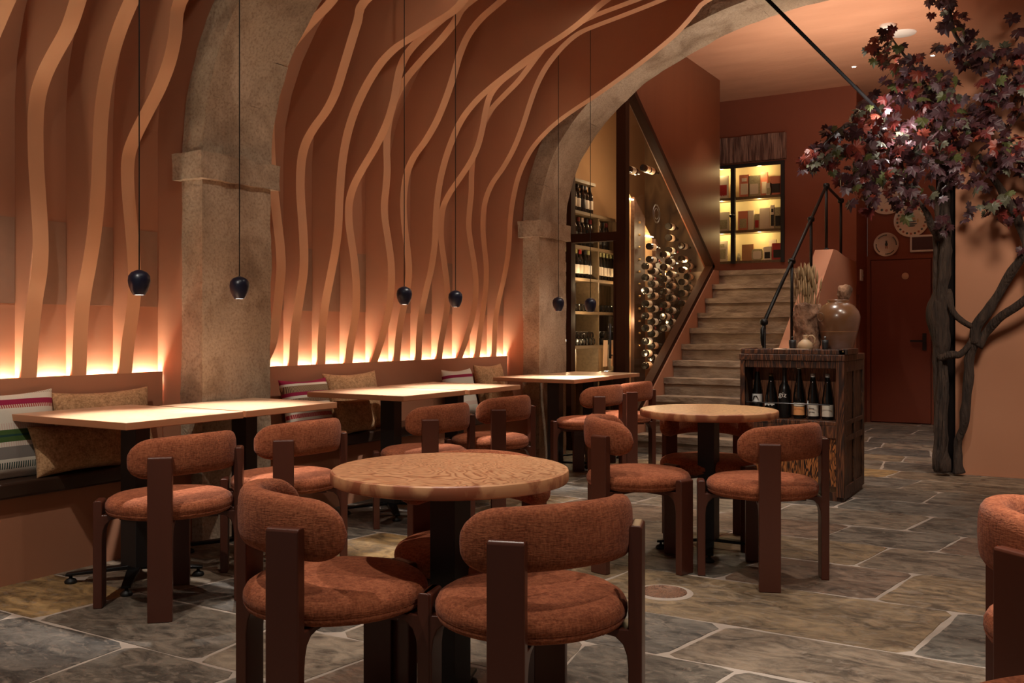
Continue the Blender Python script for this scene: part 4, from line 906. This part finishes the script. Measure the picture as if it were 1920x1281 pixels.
mt['ceramic'] = M('glazed_cream_ceramic', (.60, .50, .40), .25, coat=.5); mt['inkgreen'] = M('dark_green_glaze', (.05, .06, .05), .3); mt['rustink'] = M('rust_glaze', (.35, .10, .05), .3); mt['ochreink'] = M('ochre_glaze', (.42, .27, .10), .3)
plate(-2.06, 2.88, .25, 'large painted plate partly covered by leaves, left and topmost of the wall plates', 0)
plate(-1.775, 2.535, .205, 'painted plate with a fountain-like motif and floral rim, above the framed white box', 1)
plate(-2.07, 2.250, .150, 'small painted plate with a standing figure in its centre, lowest of the wall plates', 2)
t = thing('wall_display', 'white framed box with a dark maroon panel on the wall above the door', 'wall unit', (-1.62, 12.69, 2.245))
MB().box(-1.79, -1.46, 12.66, 12.70, 2.14, 2.35).build('housing', 'lightplastic', t, bevel=.008); MB().box(-1.765, -1.485, 12.655, 12.66, 2.165, 2.325).build('dark_panel', 'maroon', t)
t = thing('wall_switch', 'small white control box on the dark red wall left of the door', 'switch', (-2.295, 12.28, 1.85))
MB().box(-2.302, -2.28, 12.20, 12.32, 1.78, 1.92).build('switch_body', 'lightplastic', t, bevel=.004); MB().lathe([(.0001, .01), (.02, .01), (.022, 0)], 16, (0, 0, 0), Matrix.Translation((-2.28, 12.29, 1.84)) @ Matrix.Rotation(PI/2, 4, 'Y')).build('dial', 'steel', t, smooth=True)
# ceiling fittings
t = thing('smoke_detector', 'white round smoke detector on the ceiling above the tree', 'smoke detector', (-1.585, 9.81, 4.15))
MB().lathe([(.075, 0), (.075, -.03), (.060, -.045), (.0001, -.047)], 28, (-1.585, 9.81, 4.15)).build('detector_body', 'lightplastic', t, smooth=True); MB().lathe([(.055, -.046), (.05, -.062), (.0001, -.064)], 24, (-1.585, 9.81, 4.15)).build('grille', 'steel', t, smooth=True)
tag(MB().lathe([(.13, 0), (.12, -.012), (.0001, -.014)], 28, (-1.50, 10.15, 4.15)).build('ceiling_disc', 'lightplastic', smooth=True), 'flat white disc on the ceiling just behind the smoke detector', 'ceiling disc')
mt['spotface'] = M('lit_spot_face', (1, .9, .8), .5, emis=(1, .84, .66), estr=40)
for i, (x, y) in enumerate(((-2.165, 11.16), (-1.345, 11.14))):
    t = thing('ceiling_downlight', ['tiny lit downlight in the ceiling, left of the tree crown', 'tiny lit downlight glinting between the upper leaves of the tree'][i], 'downlight', (x, y, 4.15), group='tiny ceiling downlights')
    MB().lathe([(.032, 0), (.030, -.006), (.022, -.006), (.020, -.001)], 20, (x, y, 4.15)).build('ring', 'lightplastic', t); MB().lathe([(.0001, -.003), (.021, -.003)], 20, (x, y, 4.15)).build('light_face', 'spotface', t)

# ------------------------------------------------------------------ iron stair rail
t = thing('stair_railing', 'black wrought iron handrail climbing the right side of the stairs', 'railing', (-2.40, 8.4, .3))
def zr(y): return 1.24+(y-8.40)*(2.78-1.24)/(10.85-8.40)
MB().tube([(-2.40, 8.38, zr(8.38)), (-2.40, 10.85, zr(10.85)), (-2.40, 11.62, 2.70)], .017, 12).build('handrail', 'black', t, smooth=True)
for y, z0 in ((8.40, .36), (9.36, zline(9.36)+.17), (10.14, zline(10.14)+.17), (10.85, 2.05), (11.6, 1.99)):
    top = zr(y) if y < 11 else 2.70
    p = MB().tube([(-2.40, y, z0), (-2.40, y, top)], .016 if y > 8.5 else .018, 12).build('baluster', 'black', t, smooth=True)
    MB().lathe([(.0001, -.03), (.018, -.03), (.034, -.02), (.038, 0), (.034, .02), (.018, .03), (.0001, .03)], 14, (-2.40, y, top)).build('collar', 'black', p, smooth=True)
    MB().lathe([(.0001, -.015), (.018, -.015), (.032, 0), (.018, .015), (.0001, .015)], 14, (-2.40, y, z0+.02)).build('foot_collar', 'black', p, smooth=True)
MB().tube([(-2.40, 8.40, 1.22), (-2.40, 8.35, 1.17), (-2.40, 8.34, 1.10), (-2.40, 8.36, 1.04), (-2.40, 8.39, 1.02)], [.02, .02, .018, .014, .008], 10).build('scroll', 'black', t, smooth=True)

# ------------------------------------------------------------------ wooden cabinet with the standing bottles
CX0, CX1, CY0, CY1 = -2.07, -1.352, 6.65, 7.34
mt['nicheback'] = grain('streaked_niche_wood', [(0, (.09, .030, .014)), (.5, (.24, .08, .034)), (1, (.38, .14, .055))], stretch=(7, 7, .6), dist=1.6, nscale=1.8, freq=10, rough=.4, bump=.4)
t = thing('wooden_cabinet', 'dark scorched wooden cabinet with an open bottle shelf and a small panelled side', 'cabinet', ((CX0+CX1)/2, (CY0+CY1)/2, 0))
SH = .545
MB().box(CX0, CX0+.035, CY0, CY1, .03, .955).build('side_panel', 'darkwood2', t, bevel=.004)
side = MB().box(CX1-.035, CX1-.012, CY0, CY1, .03, .955).build('side_panel', 'darkwood2', t, bevel=.004)
mb = MB()
for z0, z1 in ((.03, .10), (.40, .44), (.515, .545), (.88, .955)): mb.box(CX1-.012, CX1, CY0, CY1, z0, z1)
for y0, y1 in ((CY0, CY0+.06), (CY1-.06, CY1), ((CY0+CY1)/2-.02, (CY0+CY1)/2+.02)): mb.box(CX1-.0125, CX1+.001, y0, y1, .03, .955)
mb.build('side_rails', 'darkwood2', side, bevel=.003)
MB().box(CX0-.005, CX1+.005, CY0-.012, CY1, .955, 1.0).build('top_board', 'darkwood', t, bevel=.005)
MB().box(CX0+.035, CX1-.035, CY0+.19, CY0+.205, SH, .955).build('niche_back', 'nicheback', t)
MB().box(CX0+.035, CX1-.035, CY0-.006, CY1-.02, SH-.03, SH).build('bottle_shelf', 'darkwood', t, bevel=.004)
MB().box(CX0+.035, CX1-.035, CY0, CY0+.03, .905, .955).build('upper_rail', 'darkwood', t, bevel=.003)
MB().box(CX0+.035, CX1-.035, CY0-.004, CY0+.03, .43, SH-.03).build('middle_rail', 'darkwood', t, bevel=.003)
MB().box(CX0+.035, CX1-.035, CY0+.015, CY0+.035, .10, .43).build('front_panel', 'zebra', t)
MB().box(CX1-.055, CX1, CY0-.008, CY0+.02, .03, .955).build('corner_stile', 'darkwood', t, bevel=.003)
MB().box(CX0, CX0+.035, CY0-.008, CY0+.02, .03, .955).build('corner_stile', 'darkwood', t, bevel=.003)
MB().box(CX0+.01, CX1-.01, CY0+.02, CY1-.02, 0, .06).build('plinth', 'darkwood', t)
rl = MB().cyl((CX0+.036, CY0+.02, SH+.11), (CX1-.101, CY0+.02, SH+.11), .004).cyl((-1.60, CY0+.02, SH), (-1.60, CY0+.02, SH+.135), .0035); rl.build('bottle_rail', 'steel', t, smooth=True)
def big_bottle(x, h, lab, body, capm, label, r=.038, capl=.06, shape=0, extra=None):
    y = CY0+.13
    t = thing('wine_bottle', label, 'wine bottle', (x, y, SH), group='bottles on the cabinet shelf')
    zs = .55*h if not shape else .62*h
    sh = [(.0001, .002), (r-.004, 0), (r, .005), (r, zs-.07)] + ([(r*.93, zs-.03), (r*.72, zs+.03), (r*.48, zs+.08), (r*.38, zs+.12)] if not shape else [(r*.98, zs-.03), (r*.85, zs), (r*.55, zs+.022), (r*.40, zs+.04)])
    MB().lathe(sh+[(.0135, h-.03), (.0135, h-.004), (.0001, h-.002)], 32, (x, y, SH)).build('glass_body', body, t, smooth=True)
    cp = MB().lathe([(.0142, h-capl), (.0146, h-.025), (.0155, h-.02), (.0155, h-.002), (.012, h), (.0001, h)], 20, (x, y, SH)); cp.build('capsule', capm, t, smooth=True)
    for (z0, z1, m) in lab:
        vs = []; fs = []; n_ = 16
        for k in range(n_+1):
            a = -PI/2-1.25+2.5*k/n_+.25
            for z in (z0, z1): vs.append((x+(r+.0006)*math.cos(a), y+(r+.0006)*math.sin(a), SH+z))
        for k in range(n_): fs.append((2*k, 2*k+2, 2*k+3, 2*k+1))
        MB().add(vs, fs).build('label', m, t, smooth=True, fix=False)
    return t
xs = [-1.985, -1.885, -1.790, -1.688, -1.592, -1.492]
b = big_bottle(xs[0], .375, [(.10, .165, 'white')], 'bottle', 'copperwax', 'bottle with a copper red wax neck and a bird drawing, leftmost on the cabinet shelf', .036, .05)
pb = []
MB().tube([(xs[0]-.022, CY0+.092, SH+.115), (xs[0]-.012, CY0+.0905, SH+.148), (xs[0]+.004, CY0+.0895, SH+.150), (xs[0]+.02, CY0+.092, SH+.125)], [.002, .005, .005, .001], 6).build('bird_drawing', 'blackp', b)
b = big_bottle(xs[1], .315, [], 'bottle', 'darkfoil' if 'darkfoil' in mt else 'copperwax', 'wide dark bottle with white brush lettering near its base, second from the left', .043, .06)
for k in range(6): MB().box(xs[1]-.034+k*.012, xs[1]-.026+k*.012, CY0+.083+abs(k-2.5)*.0015, CY0+.087+abs(k-2.5)*.0015, SH+.085+(k % 2)*.006, SH+.105-(k % 3)*.003).build('brush_mark', 'white', b)
b = big_bottle(xs[2], .36, [], 'blackbottle', 'blackp', 'matt black bottle with white handwritten letters, third from the left', .041, .09, 1)
text('giz', .052, (xs[2]-.004, CY0+.0875, SH+.150), (PI/2, .12, 0), 'white', b)
big_bottle(xs[3], .375, [(.025, .085, 'orange'), (.088, .112, 'cream')], 'bottle', 'cream', 'tall bottle with a cream cap and an orange label, fourth from the left', .039, .022)
b = big_bottle(xs[4], .318, [(.022, .110, 'cream')], 'bottle', 'lightplastic', 'bottle with a long white neck foil and a cream label, fifth from the left', .039, .065)
MB().box(xs[4]-.018, xs[4]+.018, CY0+.0895, CY0+.091, SH+.075, SH+.079).box(xs[4]-.022, xs[4]+.022, CY0+.0895, CY0+.091, SH+.05, SH+.053).build('label_print', 'steel', b)
b = big_bottle(xs[5], .318, [(.022, .105, 'cream')], 'bottle', 'lightplastic', 'bottle with a short silvery cap and a pale label, rightmost on the cabinet shelf', .039, .035)
# tray and the things on it
TZ = 1.0005
t = thing('serving_tray', 'long dark wooden tray on top of the cabinet', 'tray', (-1.68, 6.84, TZ))
MB().box(-2.055, -1.35, 6.655, 7.0, TZ, TZ+.012).build('tray_base', 'darkwood', t)
MB().box(-2.06, -1.345, 6.645, 6.66, TZ, TZ+.034).box(-2.06, -1.345, 6.995, 7.01, TZ, TZ+.034).box(-2.065, -2.05, 6.645, 7.01, TZ, TZ+.038).box(-1.39, -1.33, 6.645, 7.01, TZ, TZ+.040).build('tray_rim', 'darkwood', t, bevel=.004)
MB().cyl((-1.36, 6.640, TZ+.022), (-1.36, 6.646, TZ+.022), .005, 10).build('brass_screw', 'brass', t)
TB = TZ+.0125
def on(u, y, X=None):
    a = (u-960)/1773; return (-SA+CA*a)/(CA+SA*a)*y
# vase of cork-like bark with dried wheat
y = 7.10; x = on(1514, y)
prof = [(.0001, 0), (.072, .002), (.092, .02), (.094, .10), (.098, .22), (.100, .30), (.096, .352), (.090, .358), (.082, .35), (.080, .1), (.0001, .09)]
mt['bark'] = M('rough_cork_bark', (.10, .045, .024), .95, var=(.36, .19, .11), scale=13, amt=.16, stretch=(1, 1, .55), bump=1, bscale=28, bdist=.03)
V = thing('bark_vase', 'tall vase covered in rough cork bark on the cabinet', 'vase', (x, y, 1.0))
o = MB().lathe(prof, 48, (x, y, 1.001)).build('vase_body', 'bark', V, smooth=True); rough(o, .016, 16, 3, .02)
mb = MB(); r_ = random.Random(5)
for k in range(90):
    a = r_.uniform(0, 2*PI); q = r_.uniform(0, .055); bx_, by_ = x+q*math.cos(a), y+q*math.sin(a); h = r_.uniform(.50, .66); sp = r_.uniform(.6, 1.6)
    tx, ty = x+q*sp*math.cos(a)*1.25+r_.uniform(-.015, .015), y+q*sp*math.sin(a)*1.25
    m_ = (bx_*.5+tx*.5, by_*.5+ty*.5, 1.0+.1+(h-.1)*.5)
    mb.tube([(bx_, by_, 1.12), m_, (tx, ty, 1.0+h-.09)], .0020, 5)
    hd = Vector((tx-bx_, ty-by_, .5)).normalized(); p = Vector((tx, ty, 1.0+h-.09))
    mb.tube([p, p+hd*.02, p+hd*.06, p+hd*.10], [.003, .008, .007, .001], 6)
tag(mb.build('dried_wheat', 'wheat', smooth=True), 'bunch of dried wheat standing in the bark vase', 'dried wheat')
# big glazed urn
y = 7.12; x = on(1572, y)
mt['urn'] = M('brown_purple_glazed_clay', (.15, .065, .028), .28, var=(.20, .11, .085), scale=2.6, amt=.08, stretch=(1, 1, 1.6), coat=.4)
U = thing('clay_urn', 'big round bellied glazed brown urn with ring handles on the cabinet', 'urn', (x, y, 1.0))
MB().lathe([(.0001, 0), (.092, .002), (.100, .02), (.118, .09), (.137, .17), (.150, .235), (.152, .265), (.140, .305), (.110, .345), (.080, .362), (.072, .368), (.076, .380), (.074, .388), (.064, .386), (.062, .36), (.0001, .30)], 48, (x, y, 1.001)).build('urn_body', 'urn', U, smooth=True)
MB().tube([(x-.152*math.cos(.9)+0+.026*math.cos(k*PI/9)*.78, y-.155*math.sin(.9)-.018+.0*k-.026*math.cos(k*PI/9)*-.55*.0, 1.262+.030*math.sin(k*PI/9)) for k in range(19)], .004, 6, cap=False).build('ring_handle', 'urn', U, smooth=True)
MB().lathe([(.1315, .153), (.1345, .157), (.1335, .161)], 48, (x, y, 1.001)).build('groove_line', 'kraft', U, smooth=True)
# driftwood-like dried gourd behind the urn
y = 7.22; x = on(1588, y)
t = MB().tube([(x-.02, y, 1.375), (x-.03, y, 1.42), (x-.012, y, 1.47), (x+.01, y, 1.49), (x-.0, y+.01, 1.50)], [.030, .045, .048, .030, .006], 12).build('dried_pod', 'bark', smooth=True)
rough(t, .012, 20, 8, .012); tag(t, 'brown dried pod sticking out of the urn mouth against the orange wall', 'dried pod')
# jug
y = 6.84; x = on(1510, y)
t = thing('stoneware_jug', 'small round beige jug with a big loop handle on the tray', 'jug', (x, y, TB))
MB().lathe([(.0001, 0), (.034, .001), (.050, .02), (.055, .042), (.048, .065), (.028, .082), (.016, .092), (.014, .106), (.019, .118), (.018, .121), (.012, .117), (.010, .09), (.0001, .08)], 36, (x, y, TB)).build('jug_body', 'jug', t, smooth=True)
MB().tube([(x+.013, y-.002, TB+.098), (x+.028, y-.004, TB+.116), (x+.050, y-.006, TB+.118), (x+.068, y-.006, TB+.100), (x+.068, y-.005, TB+.072), (x+.050, y-.003, TB+.045)], .0048, 8).build('jug_handle', 'jug', t, smooth=True)
for i, (u, yy, r_, hh) in enumerate(((1486, 6.80, .026, .085), (1547, 6.92, .024, .085))):
    x = on(u, yy); t = thing('pepper_mill', ['black pepper mill on the tray at the foot of the handrail post', 'black pepper mill on the tray in front of the urn'][i], 'pepper mill', (x, yy, TB), group='black mills on the tray')
    MB().lathe([(.0001, 0), (r_*.9, 0), (r_*.85, hh*.35), (r_, hh*.75), (r_*.95, hh), (.0001, hh)], 20, (x, yy, TB)).build('mill_body', 'blackp', t, smooth=True)
    MB().lathe([(.005, hh), (.005, hh+.012), (.009, hh+.014), (.009, hh+.024), (.0001, hh+.026)], 12, (x, yy, TB)).build('mill_top', 'steel' if i else 'blackp', t, smooth=True)
x = on(1462, 6.82)
mb = MB().add([(x-.06, 6.74, TB+.001), (x+.06, 6.74, TB+.001), (x+.06, 6.90, TB+.001), (x-.06, 6.90, TB+.001), (x-.03, 6.76, TB+.022), (x+.03, 6.76, TB+.016), (x+.03, 6.88, TB+.018), (x-.03, 6.88, TB+.026)], [(0, 3, 2, 1), (4, 5, 6, 7), (0, 1, 5, 4), (1, 2, 6, 5), (2, 3, 7, 6), (3, 0, 4, 7)])
tag(mb.build('folded_napkin', 'paper'), 'crumpled beige napkin at the left end of the tray', 'napkin')
x = on(1503, 6.74)
tag(MB().box(x-.09, x+.05, 6.68, 6.75, TB, TB+.003+.022).build('menu_card', 'paper'), 'flat pale card lying on the tray in front of the jug', 'card')

# ------------------------------------------------------------------ tie rod under the vault
def pix(u, v, d): l = (u-960)/1773*d; X, Y = cf(l, d); return (X, Y, CAMH+(619.3-v)/1773*d)
t = thing('tie_rod', 'long straight black rod slanting down from the vault into the tree crown', 'rod', pix(975, -465, 4.3))
MB().tube([pix(975, -465, 4.3), pix(1712, 272, 8.0)], .0125, 10).build('rod_bar', 'void', t, smooth=True)
MB().tube([pix(1700, 260, 7.94), pix(1725, 285, 8.06)], .03, 12).build('rod_socket', 'black', t, smooth=True)

# ------------------------------------------------------------------ the leafy tree against the right wall
T = thing('vine_tree', 'leafy tree with twisted dark stems and purple, red and green maple-shaped leaves', 'tree', (-.93, 8.3, 0))
mt['treebark'] = M('dark_twisted_bark', (.018, .009, .006), .85, var=(.062, .034, .022), scale=7, amt=.2, stretch=(4, 4, .6), bump=1, bscale=18, bdist=.03, dist=.6)
def stem(P, rads, name='branch', parent=T, nn=12, sub=4, kn=.25):
    pts = catmull([tuple(p)+(r,) for p, r in zip(P, rads)], sub)
    out = []
    for i, p in enumerate(pts):
        v = Vector(p[:3]); k = noise.noise(v*7)*.012; out.append((p[0]+k, p[1]+noise.noise(v*6+Vector((9, 0, 0)))*.012, p[2], p[3]*(1+kn*noise.noise(v*9))))
    mb = MB().tube([q[:3] for q in out], [q[3] for q in out], nn)
    o = mb.build(name, 'treebark', parent, smooth=True); return o
def q(u, v, y): a = (u-960)/1773; d_ = (CA+SA*a); t_ = y/d_; return ((-SA+CA*a)*t_, y, CAMH+(619.3-v)/1773*t_)
YT = 8.30
tr = stem([q(1768, 884, YT), q(1766, 840, YT), q(1765, 760, YT), q(1764, 690, YT), q(1764, 640, YT), q(1757, 590, YT), q(1764, 540, YT), q(1772, 470, YT), q(1768, 380, YT), q(1772, 300, YT), q(1765, 220, YT-.1), q(1745, 150, YT-.2)],
     [.070, .046, .048, .046, .060, .074, .058, .050, .048, .045, .04, .02], 'trunk', T, 18, 5, .5)
for k in range(4):   # strands twisting round the trunk
    P = []; 
    for i, v in enumerate(range(880, 300, -58)):
        a = i*.5+k*1.6; b = q(1766, v, YT); P.append((b[0]-.008+.040*math.cos(a), b[1]-.02+.036*math.sin(a), b[2]))
    stem(P, [.018]*len(P), 'strand', tr, 8, 4, .5)
stem([q(1797, 886, YT+.05), q(1795, 868, YT+.05), q(1797, 835, YT+.05), q(1808, 790, YT), q(1814, 720, YT), q(1820, 665, YT), q(1826, 640, YT-.02)], [.048, .036, .028, .034, .038, .040, .046], 'branch', T, 16)
stem([q(1826, 645, YT-.02), q(1832, 610, YT), q(1855, 580, YT), q(1868, 558, YT), q(1885, 530, YT), q(1905, 500, YT-.05), q(1925, 470, YT-.1)], [.05, .040, .036, .034, .036, .036, .03], 'branch', T, 14)
stem([q(1832, 650, YT-.02), q(1850, 622, YT), q(1880, 592, YT-.05), q(1915, 568, YT-.1), q(1950, 540, YT-.15)], [.045, .034, .032, .032, .03], 'branch', T, 14)
stem([q(1763, 672, YT-.05), q(1785, 665, YT-.08), q(1800, 665, YT-.05), q(1815, 648, YT-.03), q(1828, 625, YT)], [.03, .028, .028, .028, .03], 'branch', T, 12)
stem([q(1775, 545, YT), q(1788, 585, YT-.03), q(1805, 603, YT-.03), q(1826, 614, YT)], [.035, .025, .024, .024], 'branch', T, 12)
stem([q(1768, 455, YT), q(1750, 428, YT-.1), q(1735, 395, YT-.2), q(1712, 365, YT-.3), q(1690, 345, YT-.4)], [.03, .028, .022, .018, .008], 'branch', T, 12)
stem([q(1945, 520, YT-.1), q(1930, 470, YT-.05), q(1905, 405, YT), q(1880, 360, YT), q(1852, 322, YT), q(1835, 290, YT)], [.035, .034, .032, .03, .026, .018], 'branch', T, 12)
stem([q(1858, 330, YT), q(1870, 290, YT), q(1885, 250, YT), q(1916, 200, YT), q(1917, 110, YT)], [.018, .012, .011, .010, .006], 'branch', T, 8)
stem([q(1765, 230, YT-.1), q(1740, 170, YT-.2), q(1700, 110, YT-.3), q(1670, 70, YT-.35)], [.03, .018, .012, .006], 'branch', T, 8)
stem([q(1760, 260, YT-.1), q(1710, 280, YT-.35), q(1650, 255, YT-.6), q(1590, 235, YT-.8), q(1530, 285, YT-.95)], [.03, .022, .018, .014, .006], 'branch', T, 8)
stem([q(1790, -30, YT-.3), q(1780, 20, YT-.25), q(1800, 80, YT-.15), q(1850, 130, YT), q(1900, 180, YT)], [.016, .016, .014, .012, .008], 'branch', T, 8)
LM = []
for nm, c1, c2 in (('purple', (.075, .028, .038), (.12, .05, .06)), ('plum', (.055, .018, .026), (.10, .03, .035)), ('dark_red', (.16, .018, .016), (.24, .035, .03)), ('red', (.36, .05, .035), (.46, .10, .06)), ('green', (.10, .12, .035), (.17, .17, .06)), ('grey_green', (.12, .12, .08), (.20, .19, .13)), ('mauve', (.20, .12, .15), (.26, .17, .19))):
    mt['leaf_'+nm] = M(nm+'_leaf', tuple(.42*q_ for q_ in c1), .42, var=tuple(.62*q_ for q_ in c2), scale=25, spec=.3); LM.append('leaf_'+nm)
LSH = [(0, 0), (.14, -.16), (.36, -.26), (.36, -.06), (.66, -.02), (.56, .16), (.68, .34), (.40, .36), (.44, .66), (.20, .60), (.12, .78), (0, 1.05), (-.12, .78), (-.20, .60), (-.44, .66), (-.40, .36), (-.68, .34), (-.56, .16), (-.66, -.02), (-.36, -.06), (-.36, -.26), (-.14, -.16)]
CL = [(1700, 230, 105, 120), (1645, 275, 72, 75), (1565, 272, 42, 34), (1518, 298, 24, 26), (1545, 282, 25, 22), (1600, 312, 48, 26), (1655, 322, 48, 28), (1725, 325, 78, 62), (1762, 250, 75, 62), (1690, 130, 48, 30), (1652, 92, 30, 16), (1660, 65, 22, 7),
      (1725, 150, 55, 34), (1765, 180, 55, 32), (1798, 62, 46, 26), (1762, 18, 34, 16), (1815, 92, 42, 26), (1872, 130, 55, 34), (1908, 110, 55, 24), (1845, 250, 48, 26), (1895, 190, 50, 40), (1872, 290, 50, 30), (1905, 300, 48, 26),
      (1800, 305, 45, 24), (1618, 365, 30, 16), (1592, 345, 18, 6), (1700, 366, 40, 22), (1845, 372, 32, 10), (1862, 392, 26, 8), (1905, 388, 42, 20), (1815, 398, 14, 4), (1840, 190, 38, 18), (1620, 240, 40, 24), (1905, 40, 30, 4), (1770, 420, 20, 7), (1918, 470, 12, 4)]
r_ = random.Random(21); vs_ = []; mb = MB(); cnt = 0
for (u, v, rad, n_) in CL:
    for k in range(max(2, int(n_*.95))):
        while True:
            a, b, c_ = r_.uniform(-1, 1), r_.uniform(-1, 1), r_.uniform(-1, 1)
            if a*a+b*b+c_*c_ < 1: break
        yy = YT-.15-(0 if u > 1800 else (1800-u)/280*.75)+c_*.28
        yy = min(yy, 8.37) if u > 1775 else yy
        p = Vector(q(u+a*rad, v+b*rad, yy)); s_ = r_.uniform(.052, .098)
        view = Vector((0, 0, CAMH))-p
        nrm = (Vector((-.1, -.8, .35))+Vector((r_.uniform(-1, 1), r_.uniform(-1, 1), r_.uniform(-1, 1)))*.85).normalized()
        down = (Vector((0, 0, -1))+Vector((r_.uniform(-1, 1), 0, r_.uniform(-1, .6)))*.8); down = (down-nrm*down.dot(nrm)).normalized(); sd = nrm.cross(down)
        pts = []
        for lx, ly in LSH: pts.append(p+sd*(lx*s_)+down*(ly*s_)+nrm*(-.42*s_*abs(lx)-.22*s_*ly*ly+.05*s_*math.sin(lx*23+ly*17)))
        cidx = r_.choices(range(7), [34, 36, 14, 3, 6, 9, 5])[0]
        if u < 1700 and r_.random() < .35: cidx = r_.choice([3, 2, 4, 5, 3])
        mb.cur = cidx; b0 = len(mb.v); mb.v += [tuple(p+down*.3*s_+nrm*.02*s_)]+[tuple(w_) for w_ in pts]
        for i in range(len(pts)): mb.f.append([b0, b0+1+i, b0+1+(i+1) % len(pts)]); mb.mi.append(cidx)
        cnt += 1
fo = mb.build('foliage', LM, T, fix=False); fo['kind'] = 'stuff'; fo['label'] = 'purple, red and green leaves'
lamp('tree_spot', 'POINT', q(1690, 255, 7.70), 7, HOT, size=.03)
lamp('tree_spot', 'POINT', q(1662, 205, 7.66), 6, HOT, size=.03)
lamp('tree_spot', 'SPOT', pix(1712, 262, 7.9), 12, HOT, q(1650, 330, 7.5), .02, 120, .6)
